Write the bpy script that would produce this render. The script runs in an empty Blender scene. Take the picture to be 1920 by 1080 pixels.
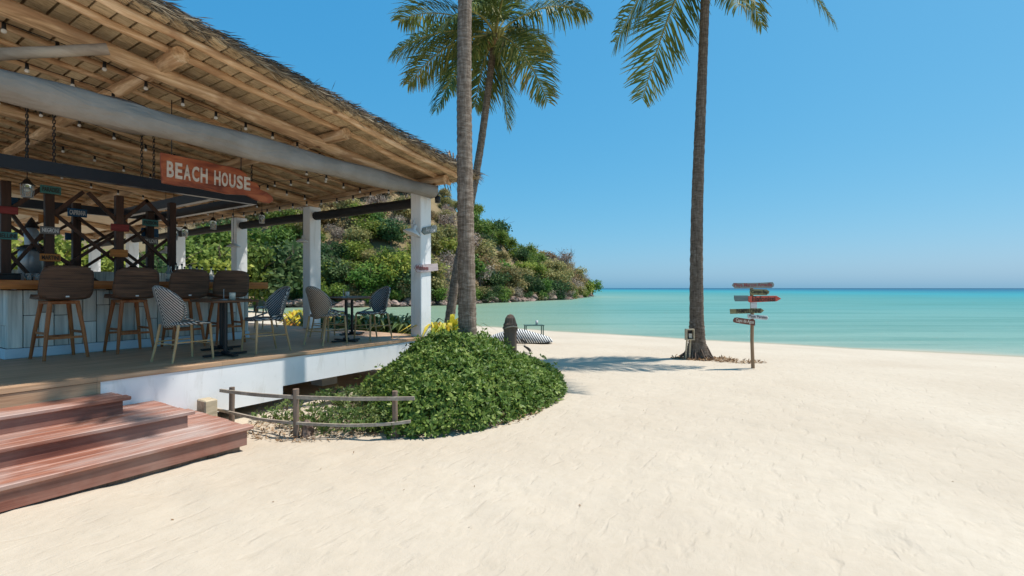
import bpy, math, random
import numpy as np
from mathutils import Vector, Matrix

random.seed(7); RNG = np.random.default_rng(7)
scene = bpy.context.scene
COL = scene.collection
R = math.radians

# ---------------------------------------------------------------- camera, sky, sun, exposure
# World axes follow the beach bar: +X along its front edge, +Y into the building, Z up, sand near z = 0.
F = 900.0; CAM_H = 1.6
CU, CV = 0.5417, 0.8406
cam_d = bpy.data.cameras.new('camera'); cam = bpy.data.objects.new('camera', cam_d); COL.objects.link(cam)
cam_d.sensor_width = 36; cam_d.lens = F / 1920 * 36; cam_d.clip_end = 20000; cam_d.clip_start = 0.05
cam.location = (0, 0, CAM_H)
cam.rotation_euler = (R(90), 0, -math.atan2(CV, CU))
scene.camera = cam
scene.cycles.diffuse_bounces = 8; scene.cycles.max_bounces = 14
scene.render.resolution_x = 1024; scene.render.resolution_y = 576

SUN_EL = R(65)
sun_h = Vector((0.749, -0.663)).normalized()
sun_vec = Vector((sun_h.x * math.cos(SUN_EL), sun_h.y * math.cos(SUN_EL), math.sin(SUN_EL)))
world = bpy.data.worlds.new('World'); scene.world = world; world.use_nodes = True
wn = world.node_tree.nodes; wl = world.node_tree.links
sky = wn.new('ShaderNodeTexSky'); sky.sky_type = 'NISHITA'; sky.sun_disc = False
sky.sun_elevation = SUN_EL; sky.sun_rotation = math.atan2(sun_h.x, sun_h.y)
sky.altitude = 0; sky.air_density = 1.0; sky.dust_density = 1.0; sky.ozone_density = 6.0
# one grade for the whole sky: a clear tropical blue instead of the default pale one
S0 = 0.13 * 2 ** 0.2
sepc = wn.new('ShaderNodeSeparateColor'); comb = wn.new('ShaderNodeCombineColor'); wl.new(sky.outputs[0], sepc.inputs[0])
for ch, (k_, e_) in enumerate(((0.575, 1.2), (0.67, 0.53), (0.825, 0.30))):
    pw = wn.new('ShaderNodeMath'); pw.operation = 'POWER'; pw.inputs[1].default_value = e_
    mu = wn.new('ShaderNodeMath'); mu.operation = 'MULTIPLY'; mu.inputs[1].default_value = k_ * S0 ** (e_ - 1)
    wl.new(sepc.outputs[ch], pw.inputs[0]); wl.new(pw.outputs[0], mu.inputs[0]); wl.new(mu.outputs[0], comb.inputs[ch])
EXPO = 0.48
bg = wn['Background']; bg.inputs['Strength'].default_value = S0 / 2 ** EXPO
wl.new(comb.outputs[0], bg.inputs['Color'])
sl = bpy.data.lights.new('sun', 'SUN'); sl.energy = 3.9; sl.angle = R(0.53); sl.color = (1.0, 0.955, 0.89)
so = bpy.data.objects.new('sun', sl); COL.objects.link(so)
so.rotation_euler = sun_vec.to_track_quat('Z', 'Y').to_euler(); so.location = (8, -8, 20)
vs = scene.view_settings
vs.view_transform = 'Standard'; vs.look = 'None'; vs.gamma = 1; vs.use_curve_mapping = False; vs.exposure = EXPO

# ---------------------------------------------------------------- photo pixel helpers
def c2w(X, D, z=0.0):
    return Vector((CU * X + CV * D, -CV * X + CU * D, z))
def px(x, y, D):
    return c2w((x - 960) / F * D, D, CAM_H - (y - 541) / F * D)
def pxz(x, y, z):
    return px(x, y, (CAM_H - z) * F / (y - 541))
def px_on_v(x, v):
    t = (x - 960) / F
    return (CV * v + t * CU * v) / (CU - t * CV)          # u on the plane Y = v

# ---------------------------------------------------------------- materials
def sock(node, name, val):
    if name in node.inputs: node.inputs[name].default_value = val
def c4(c): return (c[0], c[1], c[2], 1.0)
class NT:
    def __init__(s, name):
        s.m = bpy.data.materials.new(name); s.m.use_nodes = True
        s.n = s.m.node_tree.nodes; s.l = s.m.node_tree.links
        s.b = s.n['Principled BSDF']; s.out = s.n['Material Output']
    def new(s, t, **kw):
        n = s.n.new(t)
        for k, v in kw.items(): setattr(n, k, v)
        return n
    def link(s, a, b): s.l.new(a, b)
    def coords(s, scale=(1, 1, 1), kind='Object', rand=True, rot=(0, 0, 0)):
        tc = s.new('ShaderNodeTexCoord'); mp = s.new('ShaderNodeMapping')
        mp.inputs['Scale'].default_value = scale; mp.inputs['Rotation'].default_value = rot
        s.link(tc.outputs[kind], mp.inputs['Vector'])
        if rand:
            oi = s.new('ShaderNodeObjectInfo'); mu = s.new('ShaderNodeMath', operation='MULTIPLY')
            mu.inputs[1].default_value = 37.0; s.link(oi.outputs['Random'], mu.inputs[0])
            cb = s.new('ShaderNodeCombineXYZ')
            for i in range(3): s.link(mu.outputs[0], cb.inputs[i])
            s.link(cb.outputs[0], mp.inputs['Location'])
        return mp.outputs['Vector']
    def noise(s, vec, scale=1, detail=6, rough=0.55, dist=0.0):
        n = s.new('ShaderNodeTexNoise'); n.inputs['Scale'].default_value = scale
        n.inputs['Detail'].default_value = detail; n.inputs['Roughness'].default_value = rough
        n.inputs['Distortion'].default_value = dist
        if vec is not None: s.link(vec, n.inputs['Vector'])
        return n.outputs['Fac']
    def ramp(s, fac, stops):
        r = s.new('ShaderNodeValToRGB'); e = r.color_ramp.elements
        while len(e) < len(stops): e.new(0.5)
        for i, (p, c) in enumerate(stops): e[i].position = p; e[i].color = c4(c)
        s.link(fac, r.inputs['Fac']); return r.outputs['Color']
    def math(s, op, a, b=None):
        n = s.new('ShaderNodeMath', operation=op)
        for i, v in enumerate((a, b)):
            if v is None: continue
            if isinstance(v, (int, float)): n.inputs[i].default_value = v
            else: s.link(v, n.inputs[i])
        return n.outputs[0]
    def mix(s, fac, a, b, blend='MIX'):
        n = s.new('ShaderNodeMix', data_type='RGBA', blend_type=blend)
        for i, v in ((0, fac), (6, a), (7, b)):
            if isinstance(v, (int, float)): n.inputs[i].default_value = v
            elif isinstance(v, tuple): n.inputs[i].default_value = c4(v)
            else: s.link(v, n.inputs[i])
        return n.outputs[2]
    def vary(s, col, amt, hue=0.0):
        oi = s.new('ShaderNodeObjectInfo'); hs = s.new('ShaderNodeHueSaturation')
        mr = s.new('ShaderNodeMapRange'); mr.inputs['To Min'].default_value = 1 - amt; mr.inputs['To Max'].default_value = 1 + amt
        s.link(oi.outputs['Random'], mr.inputs['Value']); s.link(mr.outputs[0], hs.inputs['Value'])
        if hue:
            m2 = s.math('MULTIPLY', oi.outputs['Random'], 7.31); m2 = s.math('FRACT', m2)
            m3 = s.new('ShaderNodeMapRange'); m3.inputs['To Min'].default_value = 0.5 - hue; m3.inputs['To Max'].default_value = 0.5 + hue
            s.link(m2, m3.inputs['Value']); s.link(m3.outputs[0], hs.inputs['Hue'])
        s.link(col, hs.inputs['Color']); return hs.outputs['Color']
    def bump(s, h, strength=0.3, dist=0.01):
        b = s.new('ShaderNodeBump'); b.inputs['Strength'].default_value = strength; b.inputs['Distance'].default_value = dist
        s.link(h, b.inputs['Height']); s.link(b.outputs[0], s.b.inputs['Normal']); return b
    def base(s, col, rough=0.6, spec=0.35):
        if isinstance(col, tuple): s.b.inputs['Base Color'].default_value = c4(col)
        else: s.link(col, s.b.inputs['Base Color'])
        s.b.inputs['Roughness'].default_value = rough; sock(s.b, 'Specular IOR Level', spec)

def noise_mat(name, c1, c2, scale=(1, 1, 1), nscale=3, rough=0.65, spec=0.3, bump=0.25, bdist=0.01, vary=0.0, detail=6, lo=0.3, hi=0.7, mid=None, rand=True, dist=0.0, hue=0.0):
    t = NT(name); v = t.coords(scale, rand=rand); f = t.noise(v, nscale, detail, dist=dist)
    st = [(lo, c1), (hi, c2)] if mid is None else [(lo, c1), ((lo + hi) / 2, mid), (hi, c2)]
    c = t.ramp(f, st)
    if vary: c = t.vary(c, vary, hue)
    t.base(c, rough, spec)
    if bump: t.bump(f, bump, bdist)
    return t.m

def wood_mat(name, dark, light, axis, g=1.0, vary=0.12, rough=0.6, knots=True, mid=None):
    s = [34 * g, 34 * g, 34 * g]; s[axis] = 1.6 * g
    t = NT(name); v = t.coords(tuple(s)); f = t.noise(v, 1.0, 5, 0.6, 0.4)
    s2 = [5 * g] * 3; s2[axis] = 1.1 * g
    f2 = t.noise(t.coords(tuple(s2)), 1.0, 3, 0.5)
    f3 = t.math('ADD', t.math('MULTIPLY', f, 0.5), t.math('MULTIPLY', f2, 0.5))
    st = [(0.34, dark), (0.64, light)] if mid is None else [(0.36, dark), (0.5, mid), (0.62, light)]
    c = t.vary(t.ramp(f3, st), vary)
    t.base(c, rough, 0.25); t.bump(f, 0.35, 0.006)
    return t.m

def leaf_mat(name, stops, trans=0.3, vary=0.15, hue=0.015, rough=0.5, spec=0.3):
    t = NT(name)
    at = t.new('ShaderNodeAttribute', attribute_name='tint')
    c = t.ramp(at.outputs['Fac'], stops)
    if vary: c = t.vary(c, vary, hue)
    t.base(c, rough, spec)
    tr = t.new('ShaderNodeBsdfTranslucent'); t.link(c, tr.inputs['Color'])
    mx = t.new('ShaderNodeMixShader'); mx.inputs[0].default_value = trans
    t.link(t.b.outputs[0], mx.inputs[1]); t.link(tr.outputs[0], mx.inputs[2]); t.link(mx.outputs[0], t.out.inputs['Surface'])
    return t.m

def plain(name, c, rough=0.5, spec=0.4, metal=0.0, vary=0.06, ns=14, bump=0.05):
    t = NT(name); f = t.noise(t.coords((1, 1, 1)), ns, 5)
    d = tuple(x * (1 - vary * 2) for x in c); l = tuple(min(1, x * (1 + vary)) for x in c)
    t.base(t.ramp(f, [(0.3, d), (0.7, l)]), rough, spec); t.b.inputs['Metallic'].default_value = metal
    if bump: t.bump(f, bump, 0.004)
    return t.m

M = {}
def sand_mat():
    t = NT('sand'); v = t.coords((1, 1, 1), rand=False)
    a = t.noise(v, 0.35, 4); b = t.noise(v, 9, 8, 0.65); g = t.noise(v, 160, 3)
    c = t.ramp(a, [(0.3, (0.50, 0.415, 0.318)), (0.7, (0.565, 0.482, 0.378))])
    c = t.mix(t.ramp(b, [(0.42, (0, 0, 0)), (0.75, (0.3, 0.3, 0.3))]), c, (0.42, 0.345, 0.25))
    wet = t.new('ShaderNodeAttribute', attribute_name='wet')
    c = t.mix(wet.outputs['Fac'], c, (0.34, 0.31, 0.23))
    sp = t.noise(v, 55, 2); c = t.mix(t.ramp(sp, [(0.72, (0, 0, 0)), (0.78, (0.55, 0.55, 0.55))]), c, (0.24, 0.17, 0.10))
    t.base(c, 0.95, 0.12)
    # trodden sand: scuffs at a few scales
    v2 = t.coords((1.0, 1.9, 1), rand=False, rot=(0, 0, 0.35))
    s1 = t.noise(v2, 3.2, 5, 0.55, 0.6)
    vo = t.new('ShaderNodeTexVoronoi', feature='SMOOTH_F1'); vo.inputs['Scale'].default_value = 3.1
    t.link(v2, vo.inputs['Vector'])
    pit = t.math('MULTIPLY', t.math('MAXIMUM', t.math('SUBTRACT', t.noise(t.coords((1.3, 3.4, 1), rand=False, rot=(0, 0, 0.55)), 3.1, 2, 0.45, 0.35), 0.57), 0.0), -1.3)
    h = t.math('ADD', t.math('MULTIPLY', s1, 0.45), t.math('ADD', t.math('MULTIPLY', b, 0.30), t.math('MULTIPLY', vo.outputs['Distance'], 0.15)))
    h = t.math('ADD', t.math('ADD', h, pit), t.math('MULTIPLY', g, 0.06))
    t.bump(h, 0.65, 0.045)
    return t.m
M['sand'] = sand_mat()

def sea_mat():
    t = NT('sea_water')
    at = t.new('ShaderNodeAttribute', attribute_name='depth')
    v = t.coords((1, 1, 1), rand=False)
    rot = -math.atan2(CV, CU)
    tc = t.new('ShaderNodeTexCoord'); mp0 = t.new('ShaderNodeMapping'); mp0.inputs['Rotation'].default_value = (0, 0, -rot)
    t.link(tc.outputs['Object'], mp0.inputs['Vector'])
    mp = t.new('ShaderNodeMapping'); mp.inputs['Scale'].default_value = (0.035, 0.32, 1); t.link(mp0.outputs[0], mp.inputs['Vector'])
    streak = t.noise(mp.outputs[0], 1.0, 5, 0.6, 0.4)
    d = t.math('ADD', at.outputs['Fac'], t.math('MULTIPLY', t.math('SUBTRACT', streak, 0.5), 0.16))
    c = t.ramp(d, [(0.0, (0.40, 0.40, 0.31)), (0.05, (0.27, 0.36, 0.29)), (0.20, (0.195, 0.335, 0.280)),
                   (0.42, (0.132, 0.302, 0.272)), (0.56, (0.075, 0.270, 0.262)), (0.655, (0.035, 0.275, 0.315)),
                   (0.81, (0.008, 0.125, 0.220)), (1.0, (0.004, 0.060, 0.140))])
    c = t.mix(t.ramp(streak, [(0.48, (0, 0, 0)), (0.68, (0.6, 0.6, 0.6))]), c, (0.075, 0.205, 0.165))
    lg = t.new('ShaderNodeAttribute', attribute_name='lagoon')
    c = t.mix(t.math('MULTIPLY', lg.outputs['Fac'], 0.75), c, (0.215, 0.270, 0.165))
    df = t.new('ShaderNodeBsdfDiffuse'); t.link(c, df.inputs['Color'])
    gl = t.new('ShaderNodeBsdfGlossy'); gl.inputs['Roughness'].default_value = 0.12
    mp2 = t.new('ShaderNodeMapping'); mp2.inputs['Scale'].default_value = (0.9, 2.6, 1); t.link(mp0.outputs[0], mp2.inputs['Vector'])
    w = t.noise(mp2.outputs[0], 1.1, 6, 0.6, 0.3)
    b = t.new('ShaderNodeBump'); b.inputs['Strength'].default_value = 0.8; b.inputs['Distance'].default_value = 0.2
    t.link(w, b.inputs['Height'])
    t.link(b.outputs[0], gl.inputs['Normal']); t.link(b.outputs[0], df.inputs['Normal'])
    fr = t.new('ShaderNodeFresnel'); fr.inputs['IOR'].default_value = 1.33; t.link(b.outputs[0], fr.inputs['Normal'])
    fac = t.math('MINIMUM', t.math('MULTIPLY', fr.outputs[0], 0.5), 0.22)
    mx = t.new('ShaderNodeMixShader'); t.link(fac, mx.inputs[0]); t.link(df.outputs[0], mx.inputs[1]); t.link(gl.outputs[0], mx.inputs[2])
    t.link(mx.outputs[0], t.out.inputs['Surface'])
    return t.m
M['sea'] = sea_mat()
def white_mat():
    t = NT('white_render'); a = t.noise(t.coords((1, 1, 1), rand=False), 2.5, 5); st = t.noise(t.coords((5, 5, 0.9), rand=False), 1.4, 6, 0.65, 0.5); sp = t.noise(t.coords((1, 1, 1), rand=False), 26, 3)
    c = t.ramp(a, [(0.3, (0.83, 0.82, 0.80)), (0.7, (0.89, 0.88, 0.86))])
    c = t.mix(t.ramp(st, [(0.56, (0, 0, 0)), (0.74, (0.55, 0.55, 0.55))]), c, (0.60, 0.57, 0.51))
    c = t.mix(t.ramp(sp, [(0.70, (0, 0, 0)), (0.76, (0.5, 0.5, 0.5))]), c, (0.55, 0.51, 0.45))
    t.base(c, 0.75, 0.3); t.bump(a, 0.15, 0.01); return t.m
M['white'] = white_mat()
M['cream'] = noise_mat('cream_underside', (0.62, 0.52, 0.38), (0.74, 0.65, 0.50), nscale=1.5, rough=0.8)

def tile_mat():
    t = NT('wood_look_tile'); v = t.coords((1, 1, 1), rand=False)
    br = t.new('ShaderNodeTexBrick'); br.inputs['Scale'].default_value = 1.0
    br.inputs['Mortar Size'].default_value = 0.004; br.inputs['Brick Width'].default_value = 1.2; br.inputs['Row Height'].default_value = 0.2
    br.inputs['Color1'].default_value = (0.9, 0.9, 0.9, 1); br.inputs['Color2'].default_value = (0.55, 0.55, 0.55, 1); br.inputs['Mortar'].default_value = (0.2, 0.2, 0.2, 1)
    t.link(v, br.inputs['Vector'])
    f = t.noise(t.coords((1.5, 26, 26), rand=False), 1, 6, 0.6, 0.5)
    c = t.ramp(f, [(0.3, (0.37, 0.215, 0.12)), (0.7, (0.70, 0.465, 0.29))])
    c = t.mix(0.35, c, br.outputs['Color'], 'MULTIPLY')
    t.base(c, 0.5, 0.3); t.bump(br.outputs['Fac'], -0.2, 0.004)
    return t.m
M['tile'] = tile_mat()
def tread_mat(name='worn_red_tread', c1=(0.18, 0.062, 0.040), c2=(0.42, 0.185, 0.120), c3=(0.43, 0.34, 0.30)):
    t = NT(name); f = t.noise(t.coords((1.5, 30, 30)), 1, 6, 0.6, 0.4); w = t.noise(t.coords((0.9, 2.2, 1), rand=False), 1.3, 5, 0.6, 0.5)
    c = t.ramp(f, [(0.3, c1), (0.7, c2)])
    c = t.mix(t.ramp(w, [(0.42, (0, 0, 0)), (0.66, (0.8, 0.8, 0.8))]), c, c3)
    t.base(t.vary(c, 0.10), 0.5, 0.3); t.bump(f, 0.35, 0.006); return t.m
M['tread'] = tread_mat()
M['redwood'] = tread_mat('dusty_red_riser', (0.14, 0.046, 0.031), (0.32, 0.135, 0.095), (0.34, 0.21, 0.165))
def log_mat(name, axis):
    s = [16, 16, 16]; s[axis] = 0.9; s2 = [7, 7, 7]; s2[axis] = 2.2
    t = NT(name); f = t.noise(t.coords(tuple(s)), 1, 6, 0.65, 0.5); f2 = t.noise(t.coords(tuple(s2)), 1, 4, 0.5, 0.7)
    c = t.ramp(f, [(0.32, (0.29, 0.165, 0.085)), (0.50, (0.55, 0.36, 0.205)), (0.66, (0.74, 0.56, 0.38))])
    c = t.mix(t.ramp(f2, [(0.50, (0, 0, 0)), (0.66, (0.75, 0.75, 0.75))]), c, (0.33, 0.185, 0.10))
    vo = t.new('ShaderNodeTexVoronoi'); vo.inputs['Scale'].default_value = 1.0; s3 = [4, 4, 4]; s3[axis] = 2.4
    t.link(t.coords(tuple(s3)), vo.inputs['Vector'])
    c = t.mix(t.ramp(vo.outputs['Distance'], [(0.07, (0.85, 0.85, 0.85)), (0.14, (0, 0, 0))]), c, (0.13, 0.06, 0.028))
    t.base(t.vary(c, 0.2), 0.75, 0.2); t.bump(f, 0.7, 0.015); return t.m
M['log_x'] = log_mat('peeled_log_x', 0); M['log_y'] = log_mat('peeled_log_y', 1)
M['warmpost'] = wood_mat('signpost_timber', (0.17, 0.095, 0.05), (0.42, 0.27, 0.16), 2, 0.7, 0.08, 0.8)
M['greylog'] = wood_mat('weathered_log', (0.22, 0.17, 0.13), (0.46, 0.38, 0.30), 0, 0.5, 0.1, 0.8)
def thatch_mat():
    t = NT('thatch')
    f = t.noise(t.coords((5, 60, 30)), 1, 5, 0.75, 0.3); f2 = t.noise(t.coords((4, 3, 4)), 1, 4)
    f3 = t.math('ADD', t.math('MULTIPLY', f, 0.65), t.math('MULTIPLY', f2, 0.35))
    c = t.ramp(f3, [(0.34, (0.20, 0.135, 0.078)), (0.50, (0.58, 0.445, 0.275)), (0.66, (0.78, 0.64, 0.43))])
    t.base(t.vary(c, 0.16), 0.9, 0.1); t.bump(f, 0.9, 0.02)
    return t.m
M['thatch'] = thatch_mat()
M['thatch_top'] = noise_mat('dark_gap_thatch', (0.03, 0.025, 0.02), (0.14, 0.11, 0.08), (2, 30, 30), 2, 0.95, 0.1, 0.8, 0.03)  # roof slab colour kept dark to paint shade into the gaps between courses
M['straw'] = leaf_mat('loose_straw', [(0.0, (0.05, 0.042, 0.034)), (0.5, (0.15, 0.12, 0.09)), (1.0, (0.42, 0.33, 0.22))], 0.1, 0, 0, 0.9, 0.1)
def canvas_mat():
    t = NT('grey_canvas')
    f = t.noise(t.coords((1.4, 6, 6), rot=(0, 0.5, 0)), 1.2, 6, 0.6, 0.8)
    g = t.noise(t.coords((1, 1, 1)), 2.5, 4)
    c = t.ramp(g, [(0.3, (0.235, 0.215, 0.19)), (0.7, (0.33, 0.305, 0.275))])
    t.base(c, 0.85, 0.12); t.bump(f, 0.8, 0.05)
    return t.m
M['canvas'] = canvas_mat()
M['dark_canvas'] = noise_mat('dark_canvas', (0.018, 0.017, 0.017), (0.04, 0.038, 0.037), (12, 0.6, 12), 1, 0.7, 0.2, 0.5, 0.02)
M['steel'] = plain('black_steel', (0.018, 0.02, 0.028), 0.35, 0.4)
M['iron'] = plain('black_iron', (0.015, 0.015, 0.016), 0.45, 0.4)
M['brownpost'] = wood_mat('dark_brown_post', (0.022, 0.011, 0.007), (0.075, 0.035, 0.022), 2, 1, 0.1, 0.6)
M['plank'] = wood_mat('pale_blue_plank', (0.36, 0.36, 0.32), (0.84, 0.81, 0.72), 2, 0.55, 0.16, 0.75, mid=(0.64, 0.635, 0.57))
M['plinth'] = noise_mat('pale_plinth', (0.58, 0.66, 0.72), (0.70, 0.76, 0.80), nscale=4, rough=0.6)
M['counter'] = wood_mat('varnished_counter', (0.24, 0.07, 0.018), (0.62, 0.25, 0.08), 0, 0.7, 0.05, 0.35)
M['stoolwood'] = wood_mat('stool_timber', (0.22, 0.062, 0.02), (0.50, 0.18, 0.06), 2, 1.2, 0.1, 0.45)
M['tabletop'] = wood_mat('table_top_timber', (0.085, 0.045, 0.028), (0.20, 0.115, 0.07), 0, 1, 0.06, 0.4)
M['bamboo'] = wood_mat('bamboo_cane', (0.36, 0.20, 0.085), (0.66, 0.44, 0.22), 2, 0.8, 0.1, 0.45)
def wicker_mat():
    t = NT('brown_wicker')
    tc = t.new('ShaderNodeTexCoord'); sp = t.new('ShaderNodeSeparateXYZ'); t.link(tc.outputs['Object'], sp.inputs[0])
    a = t.math('SINE', t.math('MULTIPLY', sp.outputs[0], 330)); b = t.math('SINE', t.math('MULTIPLY', sp.outputs[2], 260))
    w = t.math('MULTIPLY', a, b); n = t.noise(t.coords((3, 3, 40)), 1, 4)
    c = t.ramp(n, [(0.35, (0.05, 0.025, 0.014)), (0.7, (0.18, 0.085, 0.046))])
    c = t.mix(t.ramp(w, [(0.2, (0, 0, 0)), (1.0, (0.5, 0.5, 0.5))]), c, (0.17, 0.09, 0.058))
    t.base(c, 0.5, 0.35); t.bump(w, 0.5, 0.004)
    return t.m
M['wicker'] = wicker_mat()
def weave_mat(name, ca, cb, freq=19.0):
    t = NT(name)
    tc = t.new('ShaderNodeTexCoord'); sp = t.new('ShaderNodeSeparateXYZ'); t.link(tc.outputs['Object'], sp.inputs[0])
    ab = t.math('ABSOLUTE', sp.outputs[1])
    q = t.math('ADD', t.math('ADD', sp.outputs[2], t.math('MULTIPLY', ab, 0.9)), t.math('MULTIPLY', sp.outputs[0], 0.6))
    fr = t.math('FRACT', t.math('MULTIPLY', q, freq))
    st = t.math('GREATER_THAN', fr, 0.5)
    c = t.mix(st, ca, cb)
    n = t.noise(t.coords((60, 60, 60)), 1, 3)
    c = t.mix(t.ramp(n, [(0.4, (0, 0, 0)), (0.7, (0.25, 0.25, 0.25))]), c, ca)
    t.base(c, 0.5, 0.35); t.bump(fr, 0.35, 0.004)
    return t.m
M['weave_bw'] = weave_mat('black_white_weave', (0.03, 0.028, 0.03), (0.58, 0.52, 0.45), 27)
M['weave_brown'] = weave_mat('brown_cream_weave', (0.15, 0.09, 0.055), (0.48, 0.40, 0.32), 28)
M['weave_blue'] = weave_mat('blue_grey_white_weave', (0.075, 0.10, 0.13), (0.62, 0.66, 0.68), 25)
M['weave_dark'] = weave_mat('black_grey_weave', (0.012, 0.013, 0.016), (0.34, 0.34, 0.34), 24)
def bound_mat():
    t = NT('bound_cane'); tc = t.new('ShaderNodeTexCoord'); sp = t.new('ShaderNodeSeparateXYZ'); t.link(tc.outputs['Object'], sp.inputs[0])
    fr = t.math('FRACT', t.math('MULTIPLY', t.math('ADD', sp.outputs[2], sp.outputs[1]), 42)); st = t.math('GREATER_THAN', fr, 0.55)
    t.base(t.mix(st, (0.03, 0.03, 0.033), (0.52, 0.48, 0.42)), 0.5); return t.m
M['bound'] = bound_mat()
M['stripe_bag'] = None
def stripe_mat():
    t = NT('striped_cushion'); tc = t.new('ShaderNodeTexCoord'); sp = t.new('ShaderNodeSeparateXYZ'); t.link(tc.outputs['Object'], sp.inputs[0])
    fr = t.math('FRACT', t.math('MULTIPLY', t.math('ADD', sp.outputs[0], t.math('MULTIPLY', sp.outputs[2], 0.6)), 15.0)); st = t.math('GREATER_THAN', fr, 0.5)
    t.base(t.mix(st, (0.025, 0.028, 0.035), (0.72, 0.70, 0.66)), 0.8, 0.2); return t.m
M['stripe_bag'] = stripe_mat()
def glass_mat():
    t = NT('clear_glass'); t.base((0.9, 0.95, 0.94), 0.06, 0.5); sock(t.b, 'Transmission Weight', 0.85); sock(t.b, 'IOR', 1.25); return t.m
M['glass'] = glass_mat()
M['bulb'] = plain('opal_bulb', (0.74, 0.72, 0.68), 0.25, 0.5, bump=0)
M['enamel'] = plain('white_enamel', (0.66, 0.66, 0.64), 0.3, 0.5)
M['grey_metal'] = plain('grey_metal', (0.34, 0.35, 0.36), 0.4, 0.5, 0.4)
M['bark'] = None
def bark_mat(name='palm_bark', k=1.0):
    t = NT(name)
    v = t.coords((1, 1, 1)); f = t.noise(t.coords((7, 7, 26)), 1, 6, 0.65, 0.6); g = t.noise(t.coords((40, 40, 5)), 1, 4)
    f2 = t.math('ADD', t.math('MULTIPLY', f, 0.6), t.math('MULTIPLY', g, 0.4))
    c = t.ramp(f2, [(0.33, tuple(k * x for x in (0.075, 0.052, 0.038))), (0.50, tuple(k * x for x in (0.20, 0.150, 0.112))), (0.66, tuple(k * x for x in (0.37, 0.30, 0.24)))])
    n = t.noise(v, 9, 3); c = t.mix(t.ramp(n, [(0.70, (0, 0, 0)), (0.76, (0.6, 0.6, 0.6))]), c, (0.40, 0.37, 0.33))
    t.base(t.vary(c, 0.06), 0.9, 0.15); t.bump(f2, 0.8, 0.02)
    return t.m
M['bark'] = bark_mat()
M['bark_dark'] = bark_mat('dark_palm_bark', 0.8)
M['oldwood'] = wood_mat('weathered_post', (0.075, 0.048, 0.034), (0.25, 0.18, 0.135), 2, 0.8, 0.08, 0.85)
M['slat'] = wood_mat('grey_slat', (0.21, 0.165, 0.125), (0.46, 0.39, 0.31), 0, 0.8, 0.08, 0.85)
M['frond'] = leaf_mat('palm_leaflet', [(0.0, (0.048, 0.085, 0.030)), (0.55, (0.160, 0.205, 0.048)), (0.85, (0.37, 0.33, 0.080)), (1.0, (0.40, 0.28, 0.10))], 0.28, 0.12, 0.01, 0.5, 0.22)
M['rachis'] = plain('palm_midrib', (0.34, 0.30, 0.09), 0.5, 0.3)
M['bush'] = leaf_mat('shrub_leaf', [(0.0, (0.055, 0.105, 0.018)), (0.5, (0.145, 0.235, 0.040)), (1.0, (0.42, 0.49, 0.13))], 0.3, 0, 0, 0.5, 0.3)
M['sprig'] = leaf_mat('sprig_leaf', [(0.0, (0.05, 0.09, 0.025)), (0.6, (0.16, 0.23, 0.06)), (1.0, (0.30, 0.30, 0.10))], 0.3, 0.1, 0.01, 0.5, 0.3)
M['litter'] = leaf_mat('dead_leaf', [(0.0, (0.12, 0.07, 0.038)), (0.5, (0.33, 0.20, 0.11)), (1.0, (0.58, 0.43, 0.27))], 0.15, 0, 0, 0.8, 0.1)
M['twig'] = plain('twig_bark', (0.16, 0.115, 0.085), 0.9, 0.1)
M['croton'] = leaf_mat('yellow_leaf', [(0.0, (0.16, 0.24, 0.03)), (0.4, (0.46, 0.45, 0.04)), (0.85, (0.68, 0.52, 0.05)), (1.0, (0.58, 0.18, 0.04))], 0.35, 0.1, 0, 0.45, 0.3)
TREE_STOPS = {
 'green': [(0.0, (0.070, 0.122, 0.026)), (0.5, (0.160, 0.250, 0.046)), (1.0, (0.346, 0.422, 0.090))],
 'lime': [(0.0, (0.11, 0.155, 0.026)), (0.5, (0.26, 0.31, 0.052)), (1.0, (0.46, 0.46, 0.10))],
 'dark': [(0.0, (0.036, 0.070, 0.028)), (0.5, (0.079, 0.141, 0.049)), (1.0, (0.179, 0.243, 0.090))],
 'olive': [(0.0, (0.160, 0.147, 0.054)), (0.5, (0.314, 0.275, 0.102)), (1.0, (0.512, 0.422, 0.186))],
 'rust': [(0.0, (0.20, 0.135, 0.060)), (0.5, (0.36, 0.255, 0.115)), (1.0, (0.52, 0.39, 0.18))],
 'dry': [(0.0, (0.243, 0.179, 0.134)), (0.5, (0.410, 0.320, 0.250)), (1.0, (0.589, 0.499, 0.397))]}
for k, st in TREE_STOPS.items(): M['tree_' + k] = leaf_mat('foliage_' + k, st, 0.35, 0.18, 0.02, 0.6, 0.15)
M['rock'] = noise_mat('shore_rock', (0.085, 0.060, 0.050), (0.40, 0.29, 0.235), nscale=1.6, rough=0.9, bump=0.8, bdist=0.08, vary=0.3, mid=(0.24, 0.165, 0.13))
M['slope'] = noise_mat('dry_slope', (0.13, 0.125, 0.045), (0.27, 0.19, 0.105), nscale=0.22, rough=0.95, bump=0.8, bdist=0.5, detail=9, mid=(0.22, 0.165, 0.085), rand=False)
M['sign_orange'] = None
def paint(name, c, axis=0, wear=0.35): 
    s = [22, 22, 22]; s[axis] = 3
    t = NT(name); f = t.noise(t.coords(tuple(s)), 1, 5, 0.65, 0.3)
    d = tuple(x * (1 - wear) for x in c); l = tuple(min(1, x * (1 + wear * 0.5) + 0.01) for x in c)
    t.base(t.ramp(f, [(0.3, d), (0.7, l)]), 0.65, 0.3); t.bump(f, 0.25, 0.004); return t.m
def beach_sign_mat():
    t = NT('stained_sign_board')
    f = t.noise(t.coords((2.2, 9, 9), rand=False), 1.2, 4, 0.5, 0.8)
    c = t.ramp(f, [(0.32, (0.125, 0.030, 0.016)), (0.50, (0.30, 0.075, 0.032)), (0.68, (0.45, 0.145, 0.060))])
    t.base(c, 0.5, 0.35); t.bump(f, 0.2, 0.01); return t.m
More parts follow.
